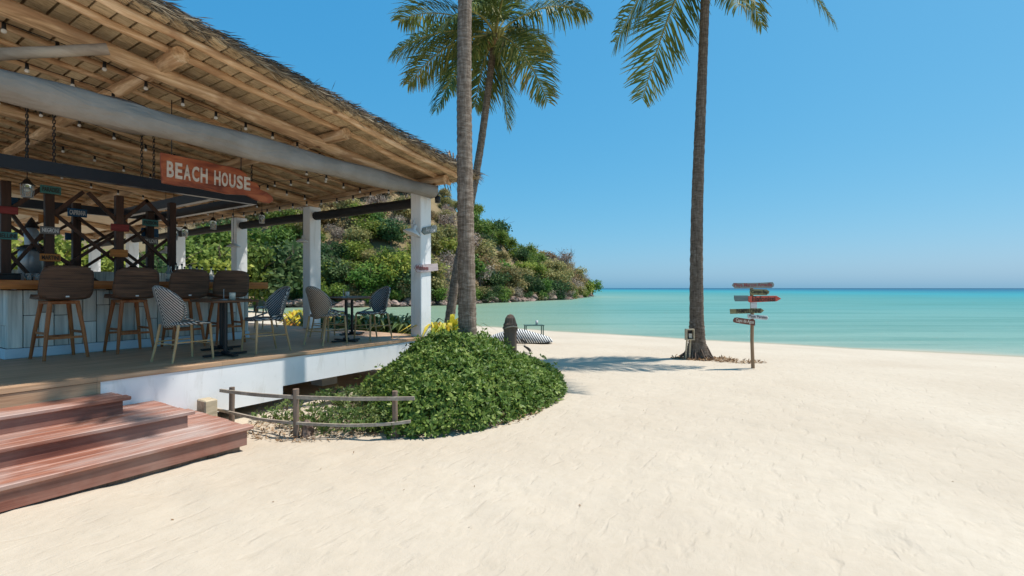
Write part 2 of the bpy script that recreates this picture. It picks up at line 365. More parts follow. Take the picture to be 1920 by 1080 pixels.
M['sign_orange'] = beach_sign_mat()
for k, c in dict(pteal=(0.05, 0.17, 0.16), pblue=(0.012, 0.075, 0.16), pred=(0.20, 0.022, 0.018), porange=(0.44, 0.165, 0.035), pgrey=(0.12, 0.115, 0.11),
                 pwhite=(0.66, 0.64, 0.62), ppink=(0.58, 0.47, 0.46), pblack=(0.03, 0.025, 0.02), pletter=(0.62, 0.56, 0.50), pstone=(0.25, 0.27, 0.25),
                 polive=(0.24, 0.215, 0.10), pcoral=(0.60, 0.115, 0.075), pmaroon=(0.20, 0.075, 0.05), pslate=(0.16, 0.215, 0.21), pmarine=(0.33, 0.09, 0.08),
                 beige=(0.52, 0.42, 0.28), pink_rock=(0.55, 0.38, 0.31), green_table=(0.05, 0.115, 0.09), pcream=(0.70, 0.62, 0.50)).items():
    M[k] = paint('paint_' + k, c)

# ---------------------------------------------------------------- mesh helpers
def link(o, parent=None):
    COL.objects.link(o)
    if parent is not None: o.parent = parent
    return o
def tag(o, label=None, cat=None, group=None, kind=None):
    if label: o['label'] = label
    if cat: o['category'] = cat
    if group: o['group'] = group
    if kind: o['kind'] = kind
    return o
def empty(name, loc=(0, 0, 0), rz=0.0, label=None, cat=None, group=None):
    o = bpy.data.objects.new(name, None); o.empty_display_size = 0.2
    o.location = loc; o.rotation_euler = (0, 0, rz)
    COL.objects.link(o); return tag(o, label, cat, group)
def copy_tree(o, parent=None):
    c = o.copy(); COL.objects.link(c); c.parent = parent
    for ch in list(o.children): copy_tree(ch, c)
    return c
class MB:
    def __init__(s): s.v = []; s.f = []; s.sm = []
    def add(s, vs, fs, smooth=False):
        o = len(s.v); s.v += [tuple(p) for p in vs]
        s.f += [tuple(i + o for i in f) for f in fs]; s.sm += [smooth] * len(fs); return s
    def box(s, a, b, bev=0.0):
        (x0, y0, z0), (x1, y1, z1) = a, b
        x0, x1 = min(x0, x1), max(x0, x1); y0, y1 = min(y0, y1), max(y0, y1); z0, z1 = min(z0, z1), max(z0, z1)
        if bev <= 0:
            v = [(x, y, z) for z in (z0, z1) for y in (y0, y1) for x in (x0, x1)]
            return s.add(v, [(0, 2, 3, 1), (4, 5, 7, 6), (0, 1, 5, 4), (2, 6, 7, 3), (0, 4, 6, 2), (1, 3, 7, 5)])
        e = min(bev, (x1 - x0) * .45, (y1 - y0) * .45, (z1 - z0) * .45)
        import itertools
        v = []; idx = {}
        X = (x0, x1); Y = (y0, y1); Z = (z0, z1)
        for i, j, k in itertools.product((0, 1), repeat=3):
            sx, sy, sz = (1 - 2 * i), (1 - 2 * j), (1 - 2 * k)
            for a_ in range(3):
                p = [X[i] + sx * e, Y[j] + sy * e, Z[k] + sz * e]; p[a_] = (X[i], Y[j], Z[k])[a_]
                idx[(i, j, k, a_)] = len(v); v.append(p)
        f = []
        for a_ in range(3):
            o1, o2 = [q for q in range(3) if q != a_]
            for side in (0, 1):
                c = []
                for p, q in ((0, 0), (1, 0), (1, 1), (0, 1)):
                    t = [0, 0, 0]; t[a_] = side; t[o1] = p; t[o2] = q; c.append(idx[(*t, a_)])
                flip = (side == 0) ^ (a_ == 1)
                f.append(tuple(c[::-1]) if flip else tuple(c))
        for a_ in range(3):       # edges along axis a_
            o1, o2 = [q for q in range(3) if q != a_]
            for p, q in itertools.product((0, 1), repeat=2):
                t0 = [0, 0, 0]; t0[o1] = p; t0[o2] = q; t1 = list(t0); t1[a_] = 1
                f.append((idx[(*t0, o1)], idx[(*t1, o1)], idx[(*t1, o2)], idx[(*t0, o2)]))
        for i, j, k in itertools.product((0, 1), repeat=3): f.append((idx[(i, j, k, 0)], idx[(i, j, k, 1)], idx[(i, j, k, 2)]))
        return s.add(v, f)
    def tube(s, pts, rad, n=10, cap=True, smooth=True):
        pts = [Vector(p) for p in pts]
        if not hasattr(rad, '__len__'): rad = [rad] * len(pts)
        t0 = (pts[1] - pts[0]).normalized()
        ref = Vector((0, 0, 1)) if abs(t0.z) < 0.9 else Vector((1, 0, 0))
        nx = t0.cross(ref).normalized(); vs = []
        for i, p in enumerate(pts):
            t = (pts[min(i + 1, len(pts) - 1)] - pts[max(i - 1, 0)]).normalized()
            nx = (nx - t * nx.dot(t)).normalized(); ny = t.cross(nx)
            for k in range(n):
                a = 2 * math.pi * k / n; vs.append(p + (nx * math.cos(a) + ny * math.sin(a)) * rad[i])
        fs = [(i * n + k, i * n + (k + 1) % n, (i + 1) * n + (k + 1) % n, (i + 1) * n + k) for i in range(len(pts) - 1) for k in range(n)]
        s.add(vs, fs, smooth)
        if cap:
            s.add(vs[:n], [tuple(range(n))[::-1]]); s.add(vs[-n:], [tuple(range(n))])
        return s
    def bar(s, p0, p1, w, h, up=(0, 0, 1)):
        p0, p1 = Vector(p0), Vector(p1); t = (p1 - p0).normalized(); up = Vector(up)
        if abs(t.dot(up)) > 0.95: up = Vector((1, 0, 0))
        a = t.cross(up).normalized() * w / 2; b = a.cross(t).normalized() * h / 2
        v = [p + i * a + j * b for p in (p0, p1) for (i, j) in ((-1, -1), (1, -1), (1, 1), (-1, 1))]
        return s.add(v, [(0, 1, 2, 3), (7, 6, 5, 4), (0, 4, 5, 1), (1, 5, 6, 2), (2, 6, 7, 3), (3, 7, 4, 0)])
    def lathe(s, prof, n=16, c=(0, 0, 0)):
        vs = [(c[0] + r * math.cos(2 * math.pi * k / n), c[1] + r * math.sin(2 * math.pi * k / n), c[2] + z) for r, z in prof for k in range(n)]
        fs = [(i * n + k, i * n + (k + 1) % n, (i + 1) * n + (k + 1) % n, (i + 1) * n + k) for i in range(len(prof) - 1) for k in range(n)]
        return s.add(vs, fs, True)
    def ball(s, c, r, n=8, sz=1.0):
        prof = [(r * math.sin(math.pi * i / n) + 1e-4, -r * sz * math.cos(math.pi * i / n)) for i in range(n + 1)]
        return s.lathe(prof, n + 2, c)
    def prism(s, poly, y0, y1, bev=0.0):
        """polygon in local XZ (counter-clockwise seen from -Y) given thickness along Y; front face at y0"""
        n = len(poly)
        if bev:
            cx = sum(p[0] for p in poly) / n; cz = sum(p[1] for p in poly) / n
            inn = [(p[0] + (cx - p[0]) / max(1e-6, math.hypot(cx - p[0], cz - p[1])) * bev, p[1] + (cz - p[1]) / max(1e-6, math.hypot(cx - p[0], cz - p[1])) * bev) for p in poly]
            vs = [(x, y0, z) for x, z in inn] + [(x, y0 + bev, z) for x, z in poly] + [(x, y1, z) for x, z in poly]
            fs = [tuple(range(n)), tuple(range(3 * n - 1, 2 * n - 1, -1))]
            for r in (0, n): fs += [(r + i, r + n + i, r + n + (i + 1) % n, r + (i + 1) % n) for i in range(n)]
        else:
            vs = [(x, y0, z) for x, z in poly] + [(x, y1, z) for x, z in poly]
            fs = [tuple(range(n)), tuple(range(2 * n - 1, n - 1, -1))] + [(i, n + i, n + (i + 1) % n, (i + 1) % n) for i in range(n)]
        return s.add(vs, fs)
    def mesh(s, name):
        me = bpy.data.meshes.new(name); me.from_pydata(s.v, [], s.f)
        me.polygons.foreach_set('use_smooth', s.sm); me.update(); return me
    def build(s, name, mat, parent=None, loc=None, label=None, cat=None, group=None, kind=None):
        me = s.mesh(name)
        me.materials.append(M[mat] if isinstance(mat, str) else mat)
        o = bpy.data.objects.new(name, me); link(o, parent)
        if loc is not None: o.location = loc
        return tag(o, label, cat, group, kind)
def obj(name, me, parent=None, loc=None, label=None, cat=None, group=None, kind=None):
    o = bpy.data.objects.new(name, me); link(o, parent)
    if loc is not None: o.location = loc
    return tag(o, label, cat, group, kind)
def np_mesh(name, V, Fq, mat, tint=None, smooth=False, attrs=None):
    V = np.asarray(V, np.float32).reshape(-1, 3); Fq = np.asarray(Fq, np.int32); k = Fq.shape[1]; nf = len(Fq)
    me = bpy.data.meshes.new(name); me.vertices.add(len(V)); me.vertices.foreach_set('co', V.ravel())
    me.loops.add(nf * k); me.loops.foreach_set('vertex_index', Fq.ravel())
    me.polygons.add(nf); me.polygons.foreach_set('loop_start', np.arange(nf, dtype=np.int32) * k)
    if smooth: me.polygons.foreach_set('use_smooth', np.ones(nf, bool))
    if tint is not None:
        a = me.attributes.new('tint', 'FLOAT', 'FACE'); a.data.foreach_set('value', np.asarray(tint, np.float32))
    for n_, arr in (attrs or {}).items():
        a = me.attributes.new(n_, 'FLOAT', 'POINT'); a.data.foreach_set('value', np.asarray(arr, np.float32))
    me.update(calc_edges=True); me.materials.append(M[mat]); return me
def jitter_path(p0, p1, n, amp):
    p0, p1 = Vector(p0), Vector(p1); out = []
    for i in range(n + 1):
        p = p0.lerp(p1, i / n)
        if 0 < i < n: p = p + Vector((random.uniform(-amp, amp) * .3, random.uniform(-amp, amp), random.uniform(-amp, amp)))
        out.append(p)
    return out
def log(p0, p1, r, n=9, amp=0.012, seg=12, taper=0.0):
    pts = jitter_path(p0, p1, seg, amp)
    rad = [r * (1 - taper * i / seg) * random.uniform(0.92, 1.08) for i in range(seg + 1)]
    return MB().tube(pts, rad, n)
def text_mesh(txt, size, mat, bold=0.0, depth=0.004, fit=None, shear=0.0):
    cu = bpy.data.curves.new('lettering', 'FONT'); cu.body = txt; cu.size = size; cu.align_x = 'CENTER'; cu.align_y = 'CENTER'
    cu.extrude = depth / 2; cu.offset = bold; cu.shear = shear; cu.resolution_u = 3
    ob = bpy.data.objects.new('lettering', cu); COL.objects.link(ob)
    dg = bpy.context.evaluated_depsgraph_get(); me = bpy.data.meshes.new_from_object(ob.evaluated_get(dg))
    bpy.data.objects.remove(ob); bpy.data.curves.remove(cu)
    n = len(me.vertices); co = np.empty(n * 3, np.float32); me.vertices.foreach_get('co', co); co = co.reshape(-1, 3)
    lo, hi = co.min(0), co.max(0); c = (lo + hi) / 2; w = hi - lo
    co[:, :2] -= c[:2]
    if fit: co[:, 0] *= fit[0] / max(w[0], 1e-6); co[:, 1] *= fit[1] / max(w[1], 1e-6)
    out = np.stack([co[:, 0], -co[:, 2], co[:, 1]], 1).astype(np.float32)
    me.vertices.foreach_set('co', out.ravel()); me.update()
    me.materials.clear(); me.materials.append(M[mat]); return me

# value noise, vectorised
_perm = RNG.random((256, 256)).astype(np.float32)
def vnoise(x, y):
    xi = np.floor(x).astype(int); yi = np.floor(y).astype(int); fx = x - xi; fy = y - yi
    fx = fx * fx * (3 - 2 * fx); fy = fy * fy * (3 - 2 * fy)
    g = lambda a, b: _perm[a & 255, b & 255]
    return (g(xi, yi) * (1 - fx) + g(xi + 1, yi) * fx) * (1 - fy) + (g(xi, yi + 1) * (1 - fx) + g(xi + 1, yi + 1) * fx) * fy - 0.5
def fbm(x, y, o=4):
    s = 0; a = 1.0
    for i in range(o): s = s + a * vnoise(x * 2 ** i + 17 * i, y * 2 ** i + 5 * i); a *= 0.5
    return s

# ---------------------------------------------------------------- setting: sand, sea, headland
SEA_Z = -0.6
SH_X = np.array([-2000, 200, 300, 420, 540, 690, 770, 915, 1040, 1308, 1600, 1920, 3500]) 
SH_D = np.array([80, 80, 70, 56, 40, 32, 30.5, 27.5, 24.6, 20.6, 17.6, 15.5, 10.5])
HD_X = np.array([-400, 200, 420, 640, 720, 836, 960, 1070, 1105, 1112])
HD_D = np.array([60, 55, 54, 54, 55, 60.7, 74.7, 92, 122, 128])
def shore_d(t): return np.interp(t * F + 960, SH_X, SH_D)
def sand_z(X, D):
    t = X / np.maximum(D, 2.0); ds = shore_d(t); r = D / ds
    s = np.clip((r - 0.5) / 0.5, 0, 1.0); z = SEA_Z * s ** 1.25
    z = np.where(r > 1, SEA_Z - (r - 1) * 2.5, z)
    z = np.maximum(z, -3)
    amp = np.clip(1.1 - r, 0.12, 1)
    u = CU * X + CV * D; v = -CV * X + CU * D
    under = (v > 6.0) & (u < 7.2)
    z = z + np.where(under, -0.05, amp * (0.05 * fbm(X * 0.35, D * 0.35, 3) + 0.030 * fbm(X * 2.2 + 9, D * 2.9, 4)))
    return z
def ground(X, D): return float(sand_z(np.array([X]), np.array([D]))[0])
def pxg(x, y):
    """point of the sand seen at a photo pixel"""
    D = 1.6 * F / (y - 541)
    for _ in range(30):
        t = (x - 960) / F; D = 0.5 * D + 0.5 * (CAM_H - ground(t * D, D)) * F / (y - 541)
    return c2w((x - 960) / F * D, D, ground((x - 960) / F * D, D))

N = 520
s = np.linspace(-1, 1, N)
gx = 0.6 + 2.6 * np.sinh(4.7 * s); gd = 5.5 + 2.6 * np.sinh(4.7 * s)
GX, GD = np.meshgrid(gx, gd); Z = sand_z(GX, GD)
V = np.stack([CU * GX + CV * GD, -CV * GX + CU * GD, Z], -1).reshape(-1, 3)
ii = np.arange(N * N).reshape(N, N)
Q = np.stack([ii[:-1, :-1], ii[:-1, 1:], ii[1:, 1:], ii[1:, :-1]], -1).reshape(-1, 4)
wet = np.clip((0.09 - (Z - SEA_Z)) / 0.03, 0, 1).ravel()
beach = obj('sand_beach', np_mesh('sand_beach', V, Q, 'sand', smooth=True, attrs={'wet': wet}), kind='structure')

NS = 260
s = np.linspace(-1, 1, NS); sx = 40 * np.sinh(5.8 * s)
s2 = np.linspace(0, 1, NS); sd = 4 + 9 * (np.exp(7.2 * s2) - 1)
GX, GD = np.meshgrid(sx, sd); T = GX / GD
dn = GD - shore_d(T); hp = np.interp(T * F + 960, HD_X, HD_D)
dh = np.where((T * F + 960) < 1112, np.abs(GD - hp) * 0.8, np.hypot(GX - (1112 - 960) / F * 128, (GD - 118) * 0.45) + 2)
d_off = np.clip(np.minimum(dn, dh), 0, None)
d_off = np.where((GD > hp) & ((T * F + 960) < 1112), np.maximum(GD - 128, 0), d_off)
# 0..1 log scale of offshore distance
q = np.clip(np.log1p(d_off / 1.5) / np.log1p(1500 / 1.5), 0, 1)
V = np.stack([CU * GX + CV * GD, -CV * GX + CU * GD, np.full_like(GX, SEA_Z)], -1).reshape(-1, 3)
ii = np.arange(NS * NS).reshape(NS, NS)
Q = np.stack([ii[:-1, :-1], ii[:-1, 1:], ii[1:, 1:], ii[1:, :-1]], -1).reshape(-1, 4)
obj('sea', np_mesh('sea', V, Q, 'sea', smooth=True, attrs={'depth': q.ravel(), 'lagoon': (np.clip((1200 - (T * F + 960)) / 330, 0, 1) * np.clip((135 - GD) / 60, 0, 1)).ravel()}), kind='structure')

# headland slope
PR_X = np.array([-400, 200, 300, 500, 700, 800, 850, 890, 930, 960, 1000, 1040, 1070, 1090, 1112])
PR_Y = np.array([230, 230, 235, 250, 300, 345, 392, 420, 445, 478, 488, 498, 514, 528, 542])
def head_pt(xp, s_):
    """point on the slope: photo column xp, s_ = 0 at the water's edge, 1 on the ridge, beyond it the far side"""
    xp = np.asarray(xp, float); s_ = np.asarray(s_, float)
    ds = np.interp(xp, HD_X, HD_D); w = np.interp(xp, [-400, 300, 800, 1000, 1112], [70, 65, 50, 34, 14])
    dr = ds + w
    zr = CAM_H + (541 - np.interp(xp, PR_X, PR_Y)) / F * dr
    sc = np.clip(s_, 0, 1); prof = 0.03 * np.minimum(sc / 0.04, 1) + 0.97 * np.clip((sc - 0.04) / 0.96, 0, 1) ** 1.02
    z = SEA_Z - 0.3 + (zr - SEA_Z + 0.3) * prof
    z = np.where(s_ > 1, zr - (zr - SEA_Z + 1.5) * ((s_ - 1) / 0.6) ** 1.3, z)
    D = ds + s_ * w; X = (xp - 960) / F * D
    z = z + 1.6 * fbm(X * 0.07, D * 0.07, 4) * np.clip(s_ * 6, 0, 1)
    return X, D, z
XP, SS = np.meshgrid(np.linspace(-350, 1112, 180), np.linspace(-0.02, 1.6, 70))
X, D, Z = head_pt(XP, SS); Z = np.where(SS < 0, SEA_Z - 1, Z)
V = np.stack([CU * X + CV * D, -CV * X + CU * D, Z], -1).reshape(-1, 3)
n0, n1 = XP.shape; ii = np.arange(n0 * n1).reshape(n0, n1)
Q = np.stack([ii[:-1, :-1], ii[:-1, 1:], ii[1:, 1:], ii[1:, :-1]], -1).reshape(-1, 4)
obj('headland_slope', np_mesh('headland_slope', V, Q, 'slope', smooth=True), kind='structure')

# ---------------------------------------------------------------- foliage helpers
def leaf_quads(P, Nn, L, W, rng, fold=0.0, dirs=None, droop=0.0):
    """rhombic leaves at P; Nn = leaf normal hint; returns V (4 per leaf), Q"""
    n = len(P)
    d = rng.normal(size=(n, 3)) if dirs is None else dirs + rng.normal(size=(n, 3)) * 0.15
    Nn = Nn / (np.linalg.norm(Nn, axis=1, keepdims=True) + 1e-9)
    d = d - Nn * (d * Nn).sum(1, keepdims=True); d /= (np.linalg.norm(d, axis=1, keepdims=True) + 1e-9)
    w = np.cross(Nn, d); L = np.asarray(L).reshape(-1, 1); W = np.asarray(W).reshape(-1, 1)
    a = P; b = P + d * L * 0.55 + w * W * 0.5; c = P + d * L - Nn * L * droop; e = P + d * L * 0.55 - w * W * 0.5
    V = np.stack([a, b, c, e], 1).reshape(-1, 3); Q = np.arange(4 * n).reshape(n, 4); return V, Q
def crown_mesh(name, mat, n, blobs, size, rng, dens=0.35):
    """blobs: (cx,cy,cz,rx,ry,rz); leaf faces spread through each lobe, more near its skin"""
    B = np.array(blobs, float); wt = (B[:, 3] * B[:, 4] * B[:, 5]) ** 0.67; wt /= wt.sum()
    k = rng.choice(len(B), n, p=wt); u = rng.normal(size=(n, 3)); u /= np.linalg.norm(u, axis=1, keepdims=True)
    r = 1 - dens * rng.random(n) ** 1.6 * 1.5; r = r * (1 + 0.16 * rng.normal(size=n))
    P = B[k, :3] + u * B[k, 3:] * r[:, None]
    Nn = u * 0.6 + rng.normal(size=(n, 3)) * 0.7 + np.array([0, 0, 0.5])
    L = size * rng.uniform(0.7, 1.5, n); V, Q = leaf_quads(P, Nn, L, L * rng.uniform(0.5, 0.8, n), rng)
    lob = rng.random(len(B))[k]
    tint = np.clip(0.45 * lob + 0.55 * rng.random(n) ** 1.3, 0, 1)
    return np_mesh(name, V, Q, mat, tint)
def trunk_mesh(h, r, nb, spread, rng, mat='twig', lean=0.0):
    mb = MB(); top = Vector((rng.normal() * lean, rng.normal() * lean, h * 0.62))
    mb.tube([(0, 0, -0.6), (top.x * .3, top.y * .3, h * 0.25), tuple(top)], [r * 1.3, r, r * 0.6], 7)
    for i in range(nb):
        a = 2 * math.pi * (i + rng.random() * 0.6) / nb; q = spread * rng.uniform(0.6, 1.0)
        p0 = top * rng.uniform(0.5, 1.0); p2 = Vector((top.x + q * math.cos(a), top.y + q * math.sin(a), h * rng.uniform(0.68, 0.98)))
        pm = p0.lerp(p2, 0.5) + Vector((rng.normal(), rng.normal(), 0.5)) * 0.08 * h
        mb.tube([p0, pm, p2], [r * 0.5, r * 0.32, r * 0.1], 5, cap=False)
        for j in range(2):
            p3 = p2 + Vector((rng.normal(), rng.normal(), rng.random() + .2)) * spread * 0.3
            mb.tube([pm.lerp(p2, .5), p3], [r * 0.2, r * 0.06], 4, cap=False)
    me = mb.mesh('trunk'); me.materials.append(M[mat]); return me
def make_blobs(rng, rx, rz, k, zc):
    out = []
    for i in range(k):
        a = rng.random() * 6.28; q = rx * 0.62 * math.sqrt(rng.random())
        s_ = rng.uniform(0.32, 0.58)
        out.append((q * math.cos(a), q * math.sin(a), zc + rz * rng.uniform(-0.55, 0.65) * (1 - 0.4 * q / rx), rx * s_, rx * s_, rz * s_ * 0.9))
    return out

# ---------------------------------------------------------------- headland trees and rocks
rng = np.random.default_rng(21)
LAB = {'green': 'mid green bushy tree growing on the headland slope', 'lime': 'bright lime green tree growing on the headland slope',
       'dark': 'dense dark green tree growing on the headland slope', 'olive': 'dull olive shrubby tree growing on the headland slope',
       'rust': 'rust and gold leaved dry tree on the headland slope', 'dry': 'almost leafless grey brown tree on the headland slope'}
PROTO = {}
for k in LAB:
    PROTO[k] = []
    for j in range(2):
        if k == 'dry':
            cm = crown_mesh('crown', 'tree_dry', 1300, make_blobs(rng, 2.4, 1.8, 9, 2.7), 0.20, rng, 0.9)
            tm = trunk_mesh(4.4, 0.13, 9, 2.0, rng)
        else:
            cm = crown_mesh('crown', 'tree_' + k, 2000, make_blobs(rng, 2.5, 1.9, 13, 2.7), 0.30, rng, 0.5)
            tm = trunk_mesh(4.2, 0.15, 5, 1.5, rng)
        PROTO[k].append((cm, tm))
def plant_tree(kind, X, D, z, sc, scz=None, label=None, group=None, name='tree'):
    cm, tm = PROTO[kind][rng.integers(2)]
    w = c2w(X, D, z)
    t = empty(name, w, rng.random() * 6.28, label or LAB[kind], 'tree', group or ('headland trees, ' + kind))
    t.scale = (sc, sc, scz or sc * rng.uniform(0.85, 1.15))
    obj('crown', cm, t); obj('trunk', tm, t)
    return t
spots = []
def far_enough(X, D, r):
    for (a, b, c) in spots:
        if (a - X) ** 2 + (b - D) ** 2 < (0.45 * (r + c)) ** 2: return False
    return True
# big trees along the water's edge
for xp in list(range(345, 800, 30)) + list(range(360, 800, 44)):
    s_ = rng.uniform(0.02, 0.11); X, D, z = [float(q) for q in head_pt(xp + rng.uniform(-12, 12), s_)]
    k = rng.choice(['lime', 'dark', 'green', 'green', 'olive', 'lime']); sc = rng.uniform(0.95, 1.6) if xp < 560 else rng.uniform(.75, 1.2)
    spots.append((X, D, 2.4 * sc)); plant_tree(k, X, D, z - 0.3, sc)
for xp in range(560, 1090, 13):       # low growth just above the rocks
    X, D, z = [float(q) for q in head_pt(xp + rng.uniform(-5, 5), rng.uniform(0.025, 0.05))]
    plant_tree(rng.choice(['olive', 'dark', 'green', 'dry', 'olive', 'green']), X, D, z - 0.9, rng.uniform(.5, .8))
for xp in range(800, 1085, 27):
    s_ = rng.uniform(0.07, 0.14); X, D, z = [float(q) for q in head_pt(xp + rng.uniform(-8, 8), s_)]
    k = rng.choice(['lime', 'dark', 'green', 'olive', 'green', 'dry']); sc = rng.uniform(0.85, 1.2)
    spots.append((X, D, 2.4 * sc)); plant_tree(k, X, D, z - 0.4, sc)
cnt = 0
for _ in range(9000):
    xp = rng.uniform(330, 1096); s_ = rng.uniform(0.10, 1.12) ** 1.0
    X, D, z = [float(q) for q in head_pt(xp, s_)]
    sc = rng.uniform(0.7, 1.3) if s_ < 0.85 else rng.uniform(0.6, 1.0)
    if not far_enough(X, D, 2.3 * sc): continue
    n_ = float(fbm(np.array([X * 0.06]), np.array([D * 0.06 + 40]), 3)[0])
    if s_ < 0.35: pk = ['green', 'lime', 'dark', 'olive', 'olive', 'rust', 'dry']
    elif n_ > 0.08: pk = ['rust', 'olive', 'dry', 'olive', 'rust']
    elif n_ < -0.12: pk = ['green', 'green', 'olive', 'dark', 'lime']
    else: pk = ['olive', 'dry', 'dry', 'olive', 'green', 'rust']
    spots.append((X, D, 2.3 * sc)); plant_tree(pk[rng.integers(len(pk))], X, D, z - 0.75 * sc, sc); cnt += 1
    if cnt > 255: break
# two trees that stand out on the skyline
def special(kind, xp, s_, sc, scz, label):
    X, D, z = [float(q) for q in head_pt(xp, s_)]; plant_tree(kind, X, D, z - 0.4, sc, scz, label, 'skyline trees')
special('dark', 938, 0.93, 1.25, 1.45, 'umbrella shaped dark tree standing proud on the headland skyline')
special('green', 1111, 0.12, 1.25, 1.2, 'round green tree leaning over the water at the tip of the headland')
special('dry', 1062, 0.9, 1.1, 1.5, 'bare branched tree against the sky above the rocky tip')
special('lime', 893, 1.0, 0.9, 1.2, 'light green tree on the skyline beside the dark umbrella tree')
# trees on the flat behind the bar, seen between the drinks posts
for x_, d_, k, sc in ((20, 27, 'dry', 1.0), (75, 25, 'lime', .9), (130, 30, 'green', 1.1), (190, 27, 'lime', .85), (250, 31, 'green', 1.0), (300, 28, 'dark', .9), (345, 34, 'green', 1.2), (400, 33, 'lime', 1.0), (440, 36, 'green', 1.1), (-40, 26, 'lime', 1.0), (515, 38, 'dark', 1.35), (480, 40, 'lime', 1.1)):
    X = (x_ - 960) / F * d_
    plant_tree(k, X, d_, ground(X, d_) - 0.2, sc, None, {'dry': 'dry brown tree on the flat ground behind the bar', 'lime': 'lime green tree on the flat ground behind the bar', 'green': 'mid green tree on the flat ground behind the bar', 'dark': 'dark glossy tree on the flat ground behind the bar'}[k], 'trees behind the bar, ' + k)

def rock_mesh(seed, nu=9, nv=6):
    r_ = np.random.default_rng(seed); mb = MB(); ph = r_.random(12) * 6.28; vs = []
    for i in range(nv + 1):
        th = math.pi * i / nv
        for j in range(nu):
            a = 2 * math.pi * j / nu
            d = Vector((math.sin(th) * math.cos(a), math.sin(th) * math.sin(a), math.cos(th)))
            q = 1 + 0.22 * math.sin(2.1 * d.x + ph[0]) * math.sin(2.7 * d.y + ph[1]) + 0.18 * math.sin(3.3 * d.z + ph[2] + 2 * d.x) + 0.10 * r_.normal() * (0 < i < nv)
            vs.append((d.x * q, d.y * q * 0.85, d.z * q * 0.62))
    fs = [(i * nu + j, (i + 1) * nu + j, (i + 1) * nu + (j + 1) % nu, i * nu + (j + 1) % nu) for i in range(nv) for j in range(nu)]
    mb.add(vs, fs); me = mb.mesh('boulder'); me.materials.append(M['rock']); return me
ROCKS = [rock_mesh(i) for i in range(6)]
for i in range(210):
    xp = rng.uniform(500, 1112); X, D, z = [float(q) for q in head_pt(xp, rng.uniform(0.0, 0.045))]
    o = obj('boulder', ROCKS[i % 6], None, c2w(X, D, SEA_Z + rng.uniform(-0.1, 0.55)), 'pinkish brown boulder on the rocky shore under the headland', 'boulder', 'boulders along the headland shore')
    q = rng.uniform(0.3, 0.95); o.scale = (q, q * rng.uniform(.8, 1.3), q * rng.uniform(0.6, 1)); o.rotation_euler = (rng.uniform(-.3, .3), rng.uniform(-.3, .3), rng.random() * 6.28)
# reddish rocks on the near edge of the lagoon, behind the tables
for i, (x_, y_, q) in enumerate(((700, 601, .38), (715, 603, .45), (727, 605, .42), (744, 606, .28), (670, 600, .35), (757, 606, .2))):
    p = pxg(x_, y_ + 2); o = obj('boulder', ROCKS[i], None, p + Vector((0, 0, .05)), 'reddish boulder at the lagoon edge beyond the deck', 'boulder', 'boulders on the near lagoon edge'); o.scale = (q * 1.4, q, q); o.rotation_euler[2] = i

# ---------------------------------------------------------------- beach bar: deck, skirt, columns, roof
bar_b = empty('beach_bar_building', (4, 9, 0), 0, 'open sided beach bar with white columns, raised deck and thatched pole roof', 'building')
def bp(o): o.parent = bar_b; o.location = (-4, -9, 0); return o       # keep building parts in world axes
DECK = 0.70; VF = 6.14; UR = 6.78
bp(MB().box((-3.6, VF + 0.002, DECK - 0.05), (UR, 23.4, DECK)).build('deck_floor', 'tile'))
bp(MB().box((-3.6, VF - 0.012, DECK - 0.045), (UR + 0.012, VF + 0.002, DECK + 0.001)).build('deck_edge', 'tile'))
sk = MB()
sk.box((1.83, VF, 0.10), (3.79, VF + 0.18, DECK - 0.052)); sk.box((3.79, VF, 0.27), (UR, VF + 0.18, DECK - 0.052))
sk.box((UR - 0.18, VF + 0.18, 0.27), (UR, 23.4, DECK - 0.052))
bp(sk.build('skirt_wall', 'white'))
bp(MB().box((-3.6, VF - 0.004, 0.3), (1.828, VF + 0.18, DECK - 0.052)).build('tiled_riser', 'tile'))
for (a, b) in ((2.2, 7.5), (5.2, 7.2), (6.4, 6.6), (6.4, 9.6)):
    bp(MB().box((a - .15, b - .15, -0.4), (a + .15, b + .15, DECK - 0.06)).build('footing', 'white'))
COLV = [6.14, 9.45, 12.5, 15.9, 19.2, 22.6]
for v in COLV:
    bp(MB().box((6.46, v + 0.001, DECK + 0.001), (6.74, v + 0.26, 3.40), 0.012).build('column', 'white'))
SL = 0.125
def zc(u): return 3.48 + SL * (6.65 - u)
UE = 7.02; RIDGE = -2.4; VE0 = 5.28; VE1 = 23.9
roof = MB()
roof.add([(UE, VE0 + .12, zc(UE) + .235), (UE, VE1, zc(UE) + .235), (RIDGE, VE1, zc(RIDGE) + .235), (RIDGE, VE0 + .12, zc(RIDGE) + .235),
          (UE, VE0 + .12, zc(UE) + .30), (UE, VE1, zc(UE) + .30), (RIDGE, VE1, zc(RIDGE) + .30), (RIDGE, VE0 + .12, zc(RIDGE) + .30)],
         [(0, 1, 2, 3), (7, 6, 5, 4), (0, 4, 5, 1), (1, 5, 6, 2), (2, 6, 7, 3), (3, 7, 4, 0)])
roof_o = bp(roof.build('roof', 'thatch_top'))
